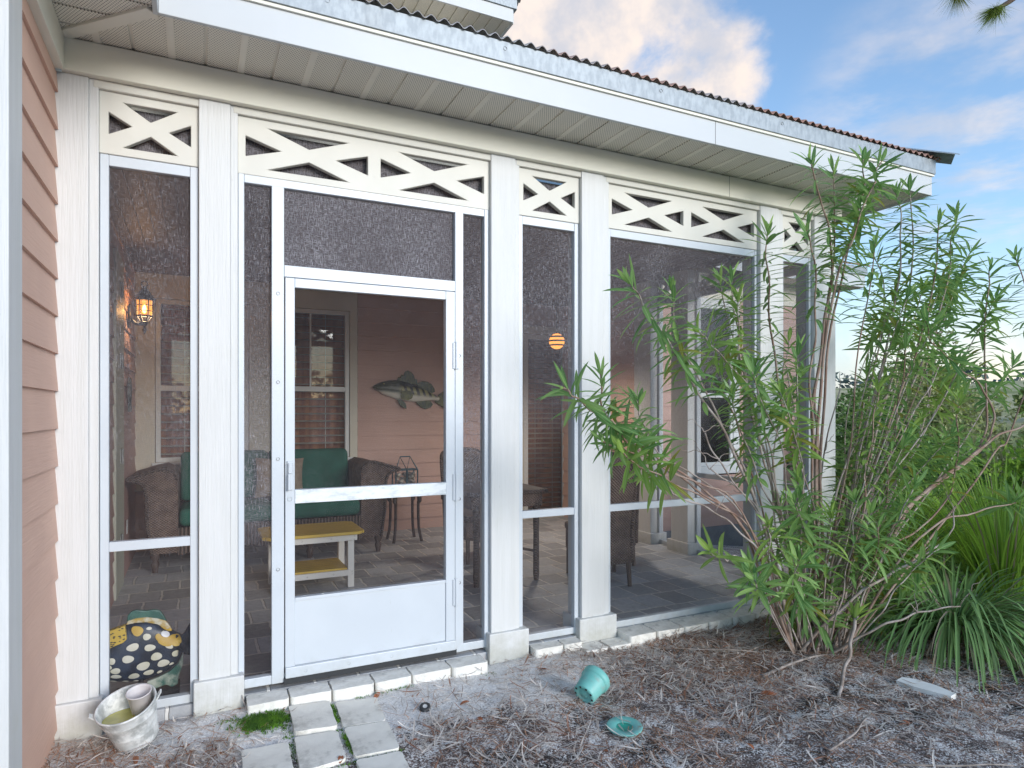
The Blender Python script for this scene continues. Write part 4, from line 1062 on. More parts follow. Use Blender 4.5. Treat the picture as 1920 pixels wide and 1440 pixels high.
for s in (-1, 1):
    m = MB(); m.add([BT @ Vector(p) for p in [(s * .124, -.018, .19), (s * .124, .018, .19), (s * .150, .012, .222), (s * .150, -.012, .222), (s * .128, -.018, .187), (s * .128, .018, .187), (s * .155, .012, .218), (s * .155, -.012, .218)]], [(0, 1, 2, 3), (7, 6, 5, 4), (0, 4, 5, 1), (1, 5, 6, 2), (2, 6, 7, 3), (3, 7, 4, 0)])
    m.build("ear", M_BUCKET, BK)
cw = BT @ Vector((.050, .030, .165))
CU = thing("plastic_cup", "pale plastic cup standing in the galvanised bucket", "cup", bp + Vector((0, 0, .012)) + cw)
CT = Matrix.Rotation(R(16), 4, Vector((.8, -.3, 0))) @ Matrix.Scale(1.0, 4)
MB().lathe([(.0001, -.06), (.033, -.06), (.035, -.055), (.047, .058), (.0505, .060), (.0505, .064), (.047, .064), (.044, .055), (.033, -.05), (.0001, -.052)], 32, CT).build("cup_body", M_CUP, CU, smooth=True)

# ------------------------------------------------------------------ pot, saucer, toy wheel, stone
pz = gz(1.79, -.66)
PT = thing("plant_pot", "teal plastic plant pot lying on its side on the sand", "plant pot", (1.80, -.65, pz + .066))
d = Vector((.78, .36, .33)).normalized()          # mouth points away, up the sand
PM = d.to_track_quat("Z", "Y").to_matrix().to_4x4() @ Matrix.Translation((0, 0, -.06))
m = MB(); m.lathe([(.030, .006), (.040, .0), (.055, .001), (.058, .006), (.068, .10), (.070, .102), (.075, .104), (.077, .135), (.075, .138), (.072, .136), (.066, .10), (.053, .012), (.0001, .010)], 40, PM)
m.build("pot_body", M_TEAL, PT, smooth=True)
m = MB(); m.lathe([(.0001, .004), (.018, .003), (.021, .006), (.031, .006)], 24, PM); m.build("base_disc", M_TEAL, PT, smooth=True)
m = MB()
for k in range(9): m.lathe([(.0001, -.0012), (.006, -.0012), (.0065, .004)], 10, PM @ Matrix.Translation((.048 * math.cos(k * .698), .048 * math.sin(k * .698), .0)))
m.build("drain_holes", M_RUBBER, PT)
SA = thing("plant_saucer", "flat teal saucer lying on the duff below the tipped pot", "saucer", (1.775, -.985, gz(1.775, -.985) + .006))
SA.rotation_euler = (R(3), R(-2), 0)
MB().lathe([(.0001, .006), (.036, .006), (.040, .011), (.06, .013), (.080, .017), (.083, .015), (.080, .008), (.045, .001), (.0001, .0)], 40).build("dish", M_TEAL, SA, smooth=True)
MB().lathe([(.0001, .0075), (.037, .0075), (.0385, .0095)], 32).build("well", M_TEALD, SA, smooth=True)
WH = thing("toy_wheel", "small black toy wheel with grey hub on the soil beside pavers", "toy wheel", (1.0, -.42, gz(1.0, -.42) + .012))
WH.rotation_euler = (R(24), R(-10), 0)
MB().lathe([(.012, -.009), (.022, -.011), (.027, -.005), (.027, .005), (.022, .011), (.012, .009), (.012, -.009)], 24).build("tyre", M_TIRE, WH, smooth=True)
MB().lathe([(.0001, .006), (.005, .006), (.0115, .008), (.0118, -.008), (.0001, -.006)], 18).build("rim", M_TOYHUB, WH)
a, b = atz(1692, 1278, -.06), atz(1788, 1305, -.06)
ST2 = MB(); L_ = (b - a).length
out = [(-.02, -.035), (L_ * .3, -.05), (L_ * .75, -.045), (L_, -.04), (L_ + .01, .01), (L_ * .6, .045), (L_ * .2, .05), (-.01, .03)]
o = tag(ST2.prism(out, "z", 0, .026).build("white_stone", M_STONE, bevel=.012, seg=3), "long white stone slab half under the arching grass", "stone")
o.location = (a.x, a.y, gz(a.x, a.y) - .004); o.rotation_euler = (R(3), 0, math.atan2(b.y - a.y, b.x - a.x))

# ------------------------------------------------------------------ stepping pavers and edging
def paver(name, corners, mat, z0, z1, label, cat, group, bev=.012):
    cx = sum(c[0] for c in corners) / 4; cy = sum(c[1] for c in corners) / 4; q = []
    rc = .026
    for i in range(4):                            # rounded corners and a slightly worn edge
        a, b, c_ = Vector(corners[i - 1]), Vector(corners[i]), Vector(corners[(i + 1) % 4]); r = rc * U(.6, 1.2)
        p0, p1 = b + (a - b).normalized() * r, b + (c_ - b).normalized() * r
        for k in range(5): t = k / 4; p = p0 * (1 - t) ** 2 + b * 2 * t * (1 - t) + p1 * t * t; q.append((p.x - cx, p.y - cy))
        for k in range(1, 6): p = p1.lerp(c_ + (b - c_).normalized() * r, k / 6); p = p + (Vector((cx, cy)) - p).normalized() * U(0, .004); q.append((p.x - cx, p.y - cy))
    o = MB().prism(q, "z", z0, z1).build(name, mat, bevel=bev, seg=3)
    o.location = (cx, cy, 0); o.rotation_euler = (R(U(-.6, .6)), R(U(-.6, .6)), 0)
    for f in o.data.polygons: f.use_smooth = False
    return tag(o, label, cat, group)
PV = [([(.400, -.125), (.592, -.150), (.580, -.428), (.392, -.408)], "pale square stepping paver right beside the green moss patch"),
      ([(.618, -.152), (.822, -.180), (.800, -.448), (.603, -.428)], "pale stepping paver closest to the door threshold, across the moss joint"),
      ([(.388, -.424), (.576, -.442), (.562, -.712), (.372, -.728)], "middle stepping paver of the row nearer the bucket"),
      ([(.602, -.446), (.800, -.462), (.785, -.732), (.594, -.722)], "middle stepping paver next to the toy wheel"),
      ([(.168, -.428), (.360, -.446), (.354, -.712), (.160, -.735)], "stepping paver with chipped surface set apart toward the bucket"),
      ([(.370, -.742), (.560, -.726), (.552, -1.02), (.362, -1.03)], "stepping paver cut by the picture edge, row nearer the bucket"),
      ([(.592, -.740), (.786, -.748), (.776, -1.03), (.584, -1.03)], "stepping paver cut by the picture edge, row nearer the pot")]
for c, lab in PV:
    paver("stepping_paver", c[::-1], M_PAVER, gz(c[0][0], c[0][1]) - .03, gz(c[0][0], c[0][1]) + .017 + U(-.003, .003), lab, "paver", "stepping pavers leading to the screen door")
x = .215; k = 0
while x < 4.15:
    w = U(.195, .225)
    if 1.51 < x + w and x < 1.50: w = 1.512 - x
    if abs(x - 1.512) < .02: x = 1.79; continue
    if x < 2.13 and x + w > 2.12: w = 2.125 - x
    if 2.12 <= x < 2.4: x = 2.415; continue
    if w > .06:
        where = "under the screen door" if x < 1.5 else ("under the narrow screen bay" if x < 2.2 else ("under the large screen bay" if x < 3.2 else "half hidden behind the oleander"))
        yf = -.125 if x < 1.5 else (-.085 if x < 2.2 else -.16)
        zt = -.002 if x < 2.2 else .004
        paver("edging_paver", [(x, yf + U(-.006, .006)), (x + w - .006, yf + U(-.006, .006)), (x + w - .006, .008), (x, .008)], M_EDGE, -.12, zt, "worn whitish edging paver along the porch sill, " + where, "paver", "edging pavers along the porch sill", .014)
    x += w
for x in (2.10, 2.27):                            # two lower edging stones before the fourth column
    paver("edging_paver", [(x, -.155), (x + .155, -.160), (x + .155, -.03), (x, -.03)], M_EDGE, -.14, -.035, "worn whitish edging paver at the foot of a column plinth", "paver", "edging pavers along the porch sill", .014)

# ------------------------------------------------------------------ moss
m = MB()
def tuft(m, x, y, z, h, n):
    for _ in range(n):
        a = U(0, 6.28); r = U(0, .012); bx, by = x + r * math.cos(a), y + r * math.sin(a); t = Vector((U(-.5, .5), U(-.5, .5), 1)).normalized() * h * U(.6, 1.2)
        s = Vector((math.cos(a + 1.6), math.sin(a + 1.6), 0)) * .0022; p = Vector((bx, by, z)); m.add([p - s, p + s, p + t], [(0, 1, 2)])
for _ in range(1800):
    a = U(0, 6.28); r = abs(random.gauss(0, .5)); x, y = .285 + .115 * r * math.cos(a), -.215 + .085 * r * math.sin(a); tuft(m, x, y, gz(x, y) + .004, .013, 6)
for _ in range(420):
    y = U(-1.0, -.14); x = .597 + .008 * (y + .5) + U(-.009, .009)
    if math.sin(y * 19) + U(-.6, .6) > -.1: tuft(m, x, y, gz(x, y) + .006, .011, 5)
for _ in range(200): x = U(.1, 1.5); y = -.135 + U(-.02, .01); (tuft(m, x, y, gz(x, y) + .002, .008, 4) if math.sin(x * 9) > .2 else None)
for _ in range(120): x = U(.37, .41) - .02; y = U(-.75, -.15); tuft(m, x, y, gz(x, y), .009, 4)
for _ in range(160): x = U(.38, .80); y = random.choice((-.43, -.735)) + U(-.008, .008); tuft(m, x, y, gz(x, y), .008, 4)
tag(m.build("moss", M_MOSS, normals=False), "bright green moss growing around the pavers", "moss", kind="stuff")

# ------------------------------------------------------------------ litter
def leaf(m, uv, base, dirv, nrm, L, W, droop=.0, seg=5, fold=.25, curl=0.0):
    """a lance-shaped leaf with a folded midrib"""
    d = dirv.normalized(); n = (nrm - d * nrm.dot(d))
    n = n.normalized() if n.length > 1e-4 else d.orthogonal().normalized()
    s = d.cross(n); o = len(m.v); p = base.copy()
    for i in range(seg + 1):
        t = i / seg; w = W * .5 * (math.sin(math.pi * min(1, t * .92 + .06)) ** .8)
        if i == seg: w = W * .02
        for k, sd in ((0, -1), (.5, 0), (1, 1)):
            m.v.append(p + s * (sd * w) + n * (abs(sd) * w * fold)); uv.append((k, t))
        ang = (droop + curl * t) / seg
        d = (d * math.cos(ang) - n * math.sin(ang)).normalized(); n = (n * math.cos(ang) + d * math.sin(ang)); n = (n - d * n.dot(d)).normalized()
        p = p + d * (L / seg)
    for i in range(seg):
        a = o + i * 3; m.f += [(a, a + 1, a + 4, a + 3), (a + 1, a + 2, a + 5, a + 4)]
def clear(x, y):                                  # not on the pavers
    return not (.155 < x < .83 and -1.05 < y < -.11 and not (x < .37 and y > -.42))
m = MB(); uv = []
c = 0
while c < 15000:
    x = U(-.65, 5.0); y = -.03 - abs(random.gauss(0, .85)); 
    if y < -2.3 or not clear(x, y): continue
    dens = 1.0 if x > 2.2 else (.10 + .84 * max(0, min(1, (x - 1.5) / .8)) if y > -.75 else .35)
    if x < .15: dens = .9 if (y < -.32 or x < -.3 or y > -.08) else .2
    if .8 < x < 1.5 and y < -.55: dens = .5
    dens *= .25 + .75 * max(0, min(1, .55 + .9 * math.sin(x * 5.1 + 2.2 * math.sin(y * 3.7)) * math.cos(y * 6.3 + 1.4 * math.sin(x * 2.9))))
    if rnd() > dens: continue
    a = 2.2 * math.sin(x * 2.1 + y * 1.7) + random.gauss(0, 1.0); z = gz(x, y) + U(.002, .026)
    leaf(m, uv, Vector((x, y, z)), Vector((math.cos(a), math.sin(a), U(-.10, .16))), Vector((U(-.4, .4), U(-.4, .4), 1)), U(.035, .13), U(.003, .0095), U(-.7, 1.3), 4, U(.1, .7), U(-2.2, 2.2)); c += 1
for _ in range(260):                              # broken pale bits and curled dead leaves on the open sand
    x, y = U(-.5, 2.4), U(-1.3, -.16)
    if clear(x, y): a = U(0, 6.28); leaf(m, uv, Vector((x, y, gz(x, y) + .004)), Vector((math.cos(a), math.sin(a), U(0, .3))), Vector((0, 0, 1)), U(.012, .04), U(.006, .014), U(0, 2), 3, .3)
tag(m.build("leaf_litter", M_DEADLEAF, normals=False, uv=uv), "bleached dead oleander leaves and bits scattered over the soil", "leaf litter", kind="stuff")
m = MB(); c = 0
while c < 9000:
    x = U(-.68, 5.4); y = -.03 - abs(random.gauss(0, 1.0))
    if y < -2.6 or not clear(x, y): continue
    dens = 1.0 if x > 2.0 else (.10 + .9 * max(0, min(1, (x - 1.3) / .8)) if y > -.62 else .6)
    if x < .15: dens = .75 if (y < -.30 or x < -.3) else .15
    dens *= .2 + .8 * max(0, min(1, .5 + .9 * math.sin(x * 4.3 + 1.9 * math.sin(y * 4.1 + 2)) * math.cos(y * 5.2 + 1.7 * math.sin(x * 3.3))))
    if rnd() > dens: continue
    a = 2.4 * math.sin(x * 1.7 - y * 2.1) + random.gauss(0, .8); L = U(.05, .17); z = gz(x, y) + U(.002, .016); d = Vector((math.cos(a), math.sin(a), 0)); s = Vector((-d.y, d.x, 0)) * U(.0008, .0018); b = U(-.25, .25)
    p0 = Vector((x, y, z)); p1 = p0 + d * L * .5 + s.normalized() * b * L * .4 + Vector((0, 0, U(0, .012))); p2 = p0 + d * L + Vector((0, 0, U(-.004, .008)))
    m.add([p0 - s, p0 + s, p1 + s, p1 - s, p2 + s * .5, p2 - s * .5], [(0, 1, 2, 3), (3, 2, 4, 5)]); c += 1
tag(m.build("pine_needle_litter", M_DUFF, normals=False), "red brown pine needles strewn over the sandy soil", "needle litter", kind="stuff")
# sticks
def stick(px, py, px2, py2, r, label, bend=.02, up=.02):
    a, b = atz(px, py, -.06), atz(px2, py2, -.06); a.z = gz(a.x, a.y) + r; b.z = gz(b.x, b.y) + r + up; md = (a + b) / 2 + Vector((U(-1, 1), U(-1, 1), .4)) * bend
    pts = [p - a for p in catmull([a, a.lerp(md, .5), md, md.lerp(b, .6) + Vector((0, 0, .006)), b], 4)]
    t = MB(); t.tube(pts, [r * (1 - .55 * i / len(pts)) for i in range(len(pts))], 7)
    k = len(pts) // 2; t.tube([pts[k], pts[k] + (pts[k + 2] - pts[k]).normalized().lerp(Vector((0, 1, .4)), .45) * .07], [r * .6, r * .3], 5)
    o = t.build("fallen_stick", M_STICK, smooth=True); o.location = a; tag(o, label, "stick", "sticks lying on the ground")
stick(1220, 1215, 1420, 1232, .006, "long pale stick lying across the litter before the large screen bay")
stick(1430, 1268, 1545, 1240, .010, "thick bleached stick lying across the foot of the oleander")
stick(1270, 1240, 1330, 1160, .004, "thin pale stick pointing at the edging pavers")
stick(1555, 1410, 1625, 1352, .006, "forked pale stick on the litter in front of the oleander")
stick(1680, 1432, 1900, 1438, .005, "thin stick along the picture's lower edge below the white stone")
stick(1350, 1245, 1470, 1205, .005, "thin stick slanting into the oleander stems from the sill")
def dryleaf(px, py, L, label, mat=M_RUST, group="rust coloured dry leaves on the ground"):
    q = atz(px, py, -.06); m = MB(); uv = []; leaf(m, uv, Vector((0, 0, 0)), Vector((1, 0, .15)), Vector((.2, .2, 1)), L, L * .42, .7, 6, .25, .5)
    o = m.build("dry_leaf", mat, normals=False, uv=uv); o.location = (q.x, q.y, gz(q.x, q.y) + .012); o.rotation_euler = (U(-.2, .2), U(-.2, .2), U(0, 6.28)); tag(o, label, "leaf", group)
dryleaf(254, 1420, .055, "rust orange curled leaf on litter below the galvanised bucket")
dryleaf(342, 1345, .04, "small rust leaf just beside the bucket's foot and white plinth")
dryleaf(95, 1395, .075, "rust leaf tucked at the foot of the pink siding")
dryleaf(330, 1308, .10, "long brown curled leaf on the sill behind the bucket")
dryleaf(452, 1373, .04, "small rust leaf by the stepping paver set apart")
dryleaf(1457, 1305, .10, "big orange brown leaf lying before the oleander stems")
dryleaf(1305, 1352, .09, "narrow yellow leaf lying on the duff past the saucer", M_YLEAF)
dryleaf(1060, 1252, .04, "rust leaf on white sand just above the tipped pot")
dryleaf(1130, 1320, .055, "rust leaf touching the tipped teal pot")
for px, py in ((712, 1303), (752, 1372), (752, 1385), (785, 1392), (880, 1322), (905, 1355), (1290, 1195), (1010, 1258), (965, 1345), (1140, 1408), (1400, 1395), (1480, 1330), (1620, 1330), (1690, 1350), (160, 1380), (210, 1432), (640, 1420)):
    dryleaf(px, py, U(.03, .06), "small rust brown dry leaf lying loose on the open soil")

# ------------------------------------------------------------------ oleander
OB = thing("oleander_bush", "tall leggy oleander bush with narrow leaves before the porch corner", "bush", (3.38, -.72, gz(3.38, -.72)))
OO = Vector(OB.location)
def stem_obj(path, r0, r1, mat, leafy=.5, dens=.030, leafmat=None, L=.175, W=.0225, n=8, tipup=True, start=0.0, spread=1.0):
    pts = [p - OO for p in catmull(path, 7)]; wx, wy = U(0, 6), U(0, 6)
    pts = [p + Vector((.006 * math.sin(i * .9 + wx), .006 * math.cos(i * .77 + wy), .006 * math.sin(i * 1.3 + wx))) * min(1, i / 5) for i, p in enumerate(pts)]
    leafy *= 1.3; r0 *= .82; N = len(pts); t = MB(); t.tube(pts, [r0 + (r1 - r0) * (i / (N - 1)) ** .8 for i in range(N)], n)
    so = t.build("stem", mat, OB, smooth=True)
    if leafy <= 0: return so
    # arc length from the tip backwards
    m = MB(); uv = []; dist = 0.0; i = N - 1; pos = pts[-1].copy(); phase = U(0, 6.28); nxt = .004
    while i > 0 and dist < leafy:
        a, b = pts[i], pts[i - 1]; seg = (b - a).length
        while nxt <= dist + seg and nxt < leafy:
            k = (nxt - dist) / max(seg, 1e-6); p = a.lerp(b, k); tan = (a - b).normalized(); f = nxt / leafy
            x = tan.orthogonal().normalized(); y = tan.cross(x)
            cnt = 3 if rnd() < .7 else 4
            for c in range(cnt):
                if rnd() < .04 + .30 * f * f: continue
                q = phase + 2.094 * c + U(-.3, .3); rad = x * math.cos(q) + y * math.sin(q)
                op = R(18 + 68 * min(1, (nxt / .11)) * spread + U(-12, 12))
                d = tan * math.cos(op) + rad * math.sin(op)
                Lf = L * (.55 + .45 * min(1, nxt / .05)) * U(.75, 1.15)
                leaf(m, uv, p + rad * .003, d, tan * math.sin(op) - rad * math.cos(op) + Vector((0, 0, .25)), Lf * (1 if rnd() > .12 else .6), W * U(.65, 1.3), U(-.1, .55) + .5 * f * rnd(), 6, U(.12, .4), U(-.2, .6))
            phase += 1.05; nxt += dens * U(.8, 1.25)
        dist += seg; i -= 1
    # leaves on their own mesh, child of the stem
    if m.v:
        m.build("foliage", leafmat or M_LEAF, so, normals=False, uv=uv, smooth=True)
    return so
def B(px, py, y): return at(px, py, y)
G0 = [B(1490, 1225, -.70), B(1510, 1228, -.72), B(1530, 1232, -.74), B(1548, 1235, -.76), B(1560, 1230, -.70), B(1575, 1238, -.80), B(1502, 1230, -.62)]
def base(k): return Vector((G0[k].x, G0[k].y, gz(G0[k].x, G0[k].y) - .02))
ST_ = [
 # base, via points (px, py, y), r0, leafy length, bark, leafmat
 (0, [(1452, 1060, -.72), (1392, 880, -.78), (1310, 735, -.82), (1225, 600, -.85), (1180, 530, -.86)], .014, .62, 0, M_LEAF),
 (0, [(1450, 1040, -.70), (1385, 860, -.72), (1315, 720, -.74), (1268, 620, -.76), (1262, 545, -.78)], .010, .34, 0, M_LEAF),
 (0, [(1430, 1090, -.78), (1390, 985, -.86), (1290, 905, -.92), (1180, 830, -.95), (1130, 760, -.97), (1128, 700, -.98)], .011, .34, 1, M_LEAF),
 (0, [(1400, 1000, -.86), (1280, 890, -.92), (1150, 800, -.98), (1085, 750, -1.0), (1055, 725, -1.01)], .009, .36, 1, M_LEAF),
 (0, [(1390, 960, -.90), (1290, 900, -.97), (1180, 845, -1.02), (1130, 830, -1.04)], .007, .30, 1, M_LEAF),
 (0, [(1420, 1010, -.82), (1310, 930, -.96), (1210, 880, -1.06), (1165, 850, -1.08)], .007, .28, 1, M_LEAFY),
 (0, [(1400, 975, -.82), (1250, 860, -.9), (1205, 790, -.92), (1195, 750, -.92)], .006, .22, 0, M_LEAF),
 (1, [(1478, 1040, -.66), (1440, 880, -.66), (1402, 740, -.68), (1385, 640, -.70), (1385, 560, -.70)], .013, .55, 0, M_LEAFY),
 (1, [(1475, 1010, -.62), (1425, 830, -.6), (1395, 680, -.6), (1375, 570, -.6), (1372, 520, -.6)], .010, .42, 0, M_LEAF),
 (1, [(1470, 1000, -.68), (1440, 830, -.70), (1415, 740, -.74), (1345, 660, -.78), (1310, 620, -.8)], .008, .34, 0, M_LEAFY),
 (2, [(1520, 1000, -.60), (1475, 800, -.58), (1448, 640, -.58), (1440, 520, -.58), (1436, 435, -.58)], .014, .62, 1, M_LEAF),
 (2, [(1530, 950, -.62), (1525, 760, -.62), (1548, 600, -.64), (1560, 470, -.66), (1540, 380, -.68), (1518, 300, -.70)], .017, .72, 1, M_LEAF),
 (2, [(1535, 930, -.55), (1530, 740, -.55), (1552, 580, -.56), (1565, 440, -.58), (1562, 320, -.6)], .014, .60, 1, M_LEAF),
 (3, [(1530, 900, -.7), (1540, 720, -.72), (1560, 560, -.74), (1600, 440, -.78), (1635, 350, -.80), (1652, 300, -.8)], .015, .66, 1, M_LEAF),
 (3, [(1540, 860, -.65), (1555, 640, -.66), (1590, 470, -.68), (1618, 360, -.7), (1618, 300, -.7)], .013, .5, 1, M_LEAF),
 (2, [(1525, 900, -.75), (1520, 720, -.80), (1530, 590, -.82), (1525, 480, -.84), (1512, 430, -.86)], .011, .42, 1, M_LEAF),
 (3, [(1600, 900, -.70), (1650, 700, -.66), (1680, 560, -.64), (1690, 440, -.62), (1682, 360, -.62)], .014, .62, 0, M_LEAF),
 (4, [(1620, 900, -.66), (1675, 700, -.62), (1705, 540, -.6), (1712, 430, -.6), (1702, 350, -.6)], .013, .6, 0, M_LEAF),
 (4, [(1620, 930, -.75), (1680, 760, -.78), (1730, 620, -.8), (1755, 500, -.82), (1760, 415, -.82)], .013, .60, 1, M_LEAF),
 (4, [(1640, 900, -.6), (1720, 700, -.55), (1770, 560, -.5), (1785, 450, -.5), (1795, 400, -.5)], .013, .55, 0, M_LEAF),
 (5, [(1680, 980, -.92), (1790, 880, -.95), (1865, 822, -.98), (1945, 780, -1.0), (2020, 700, -1.0)], .019, .4, 1, M_LEAF),
 (5, [(1700, 960, -.90), (1830, 850, -.92), (1862, 800, -.93), (1850, 740, -.93), (1800, 690, -.92), (1750, 645, -.90), (1735, 600, -.9)], .013, .52, 1, M_LEAF),
 (5, [(1690, 970, -.88), (1830, 850, -.90), (1850, 760, -.92), (1845, 660, -.92), (1852, 550, -.92), (1858, 500, -.92)], .012, .52, 1, M_LEAF),
 (5, [(1720, 1010, -1.0), (1830, 960, -1.05), (1940, 935, -1.1)], .012, .25, 1, M_LEAF),
 (4, [(1650, 980, -.85), (1670, 850, -.86), (1688, 740, -.88), (1700, 640, -.88)], .010, .5, 1, M_LEAF),
 (4, [(1660, 950, -.5), (1730, 800, -.42), (1760, 640, -.35), (1800, 520, -.3), (1820, 470, -.3)], .012, .55, 0, M_LEAF),
 (3, [(1610, 1000, -.9), (1625, 880, -.92), (1640, 780, -.94), (1648, 720, -.94)], .008, .46, 1, M_LEAFY),
 (6, [(1600, 880, -.45), (1640, 690, -.42), (1660, 560, -.4), (1640, 480, -.4)], .011, .5, 0, M_LEAF),
 (5, [(1660, 1040, -.95), (1740, 980, -.98), (1790, 900, -1.0), (1795, 800, -1.0), (1798, 745, -1.0)], .009, .5, 1, M_LEAFY),
 (5, [(1850, 870, -.8), (1890, 820, -.8), (1930, 700, -.8), (1925, 560, -.8), (1905, 480, -.8)], .010, .45, 1, M_LEAF),
 # low suckers
 (1, [(1460, 1130, -.80), (1445, 1060, -.86), (1442, 1000, -.88), (1440, 985, -.88)], .006, .22, 0, M_LEAFY),
 (0, [(1440, 1130, -.86), (1420, 1090, -.92), (1405, 1070, -.94)], .006, .16, 0, M_LEAF),
 (0, [(1445, 1150, -.9), (1425, 1110, -.98), (1412, 1085, -1.0)], .006, .14, 0, M_LEAF),
 (0, [(1400, 1060, -.88), (1360, 1050, -.92), (1330, 1035, -.94)], .004, .10, 0, M_LEAFY),
 (2, [(1512, 1150, -.86), (1506, 1050, -.88), (1500, 960, -.9), (1498, 925, -.9)], .007, .36, 0, M_LEAF),
 (3, [(1545, 1130, -.88), (1550, 1040, -.9), (1560, 960, -.92)], .007, .34, 0, M_LEAFY),
 (3, [(1570, 1150, -.92), (1590, 1060, -.94), (1602, 980, -.96), (1605, 935, -.96)], .007, .36, 0, M_LEAF),
 (5, [(1620, 1120, -.95), (1660, 1030, -.98), (1690, 960, -1.0), (1720, 905, -1.0)], .008, .42, 0, M_LEAF),
 (5, [(1650, 1150, -1.0), (1700, 1080, -1.05), (1760, 1030, -1.08)], .006, .3, 0, M_LEAF),
 (4, [(1640, 1060, -.7), (1700, 960, -.66), (1780, 880, -.6), (1830, 830, -.6)], .008, .45, 0, M_LEAF),
 (4, [(1630, 1040, -.6), (1670, 930, -.5), (1720, 840, -.45), (1730, 780, -.45)], .008, .45, 0, M_LEAFY),
 (1, [(1455, 1000, -.5), (1450, 860, -.42), (1470, 760, -.40), (1500, 700, -.4)], .008, .34, 0, M_LEAF),
 (2, [(1500, 1000, -.45), (1490, 850, -.40), (1470, 720, -.38), (1478, 640, -.38)], .008, .3, 0, M_LEAFY),
]
for bk, via, r0, lf, bark, lm in ST_:
    path = [base(bk)] + [B(*v) for v in via]
    stem_obj(path, r0, .0035, M_BARKR if bark else M_BARK, lf, .026, lm)
for _ in range(46):                               # further leafy shoots filling the crown
    q = rnd()
    if q < .30: tx, ty = U(1600, 1915), U(400, 720)
    elif q < .46: tx, ty = U(1330, 1520), U(520, 800)
    elif q < .76: tx, ty = U(1420, 1760), U(860, 1120)
    else: tx, ty = U(1600, 1880), U(760, 960)
    k = random.randrange(7); y_ = U(-1.05, -.25); bx, by = 1530, 1230
    path = [base(k), B(bx + (tx - bx) * .30 + U(-25, 25), by + (ty - by) * .36, -.72 + (y_ + .72) * .35), B(bx + (tx - bx) * .66 + U(-25, 25), by + (ty - by) * .70, -.72 + (y_ + .72) * .7), B(tx, ty, y_)]
    stem_obj(path, U(.006, .011), .003, random.choice((M_BARK, M_BARK, M_BARKR)), U(.26, .42), .026, random.choice((M_LEAF, M_LEAF, M_LEAFY)))
# dead grey canes and twigs
for via, r0 in [([(1500, 1100, -.72), (1450, 1010, -.74), (1400, 930, -.76), (1330, 880, -.78)], .010), ([(1480, 1120, -.8), (1410, 1020, -.9), (1340, 960, -.96), (1262, 928, -1.0)], .008),
                ([(1505, 1050, -.7), (1420, 960, -.76), (1345, 860, -.8), (1320, 810, -.8)], .007), ([(1520, 1080, -.6), (1500, 900, -.56), (1490, 780, -.54), (1475, 690, -.54)], .012), ([(1540, 1080, -.7), (1560, 960, -.7), (1600, 840, -.66), (1680, 720, -.62)], .013),
                ([(1560, 1050, -.8), (1620, 940, -.84), (1700, 800, -.86), (1760, 690, -.86)], .012), ([(1600, 1120, -.95), (1700, 1060, -1.0), (1775, 1010, -1.04), (1790, 960, -1.04)], .013), ([(1640, 1180, -1.0), (1720, 1150, -1.1), (1800, 1135, -1.15)], .011),
                ([(1545, 1050, -.55), (1590, 880, -.5), (1620, 760, -.46), (1640, 690, -.45)], .012), ([(1530, 1000, -.5), (1545, 850, -.46), (1575, 730, -.44)], .009), ([(1450, 1080, -.6), (1420, 960, -.55), (1405, 880, -.52)], .007), ([(1560, 1100, -.85), (1590, 1000, -.9), (1620, 900, -.92)], .010)]:
    path = [base(random.randrange(6))] + [B(*v) for v in via]
    stem_obj(path, r0, .004, M_BARK, 0)
    for _ in range(3):                            # bare side twigs
        k = random.choice(path[2:]); d = Vector((U(-1, 1), U(-.5, .5), U(.0, 1))).normalized() * U(.1, .24)
        stem_obj([k, k + d * .5 + Vector((0, 0, .02)), k + d], .0035, .0015, M_BARK, 0, n=5)
# broken leaning stub
stem_obj([atz(1572, 1305, -.06), B(1590, 1235, -.98), B(1598, 1190, -.96), B(1606, 1150, -.95)], .012, .010, M_BARK, .05, .012, M_LEAFY, L=.15)

# ------------------------------------------------------------------ grass clumps
def grass(name, cx, cy, n, L0, L1, spread, droop, mat, label, W=.008, up=.9, straw=0):
    o = thing(name, label, "grass", (cx, cy, gz(cx, cy))); m = MB(); uv = []; m2 = MB(); uv2 = []
    for i in range(n):
        a = U(0, 6.28); r = abs(random.gauss(0, .09)); b = Vector((r * math.cos(a), r * math.sin(a), 0)); t = U(.1, 1) ** .8 * spread; a2 = a + U(-.5, .5)
        d = Vector((math.cos(a2) * t, math.sin(a2) * t, up)); q = (m2, uv2) if i < straw else (m, uv)
        leaf(q[0], q[1], b, d, Vector((-math.cos(a2), -math.sin(a2), .6)), U(L0, L1), W * U(.7, 1.3), droop * U(.6, 1.3), 7, .3, droop * .5)
    m.build("blades", mat, o, normals=False, uv=uv, smooth=True)
    if m2.v: m2.build("dead_blades", M_STRAW, o, normals=False, uv=uv2, smooth=True)
    return o
gq = atz(1790, 1190, -.06)
grass("arching_grass", gq.x, gq.y, 700, .65, 1.3, .8, 2.1, M_BLADE, "dark arching grass clump drooping over the white stone", .013, 1.05, 80)
gq = at(1880, 1120, -.75)
grass("upright_grass", gq.x, gq.y, 700, .8, 1.45, .46, .6, M_LIME, "upright lime green grass clump behind the arching grass", .009, 1.0, 60)
grass("upright_grass", gq.x - .5, gq.y + .55, 380, .7, 1.2, .45, .6, M_LIME, "lime grass clump partly hidden behind the oleander stems", .009, 1.0, 30)
grass("arching_grass", gq.x + .3, gq.y - .55, 300, .5, .8, .9, 1.6, M_BLADE, "dark arching grass clump at the very picture edge", .012, .75, 40)

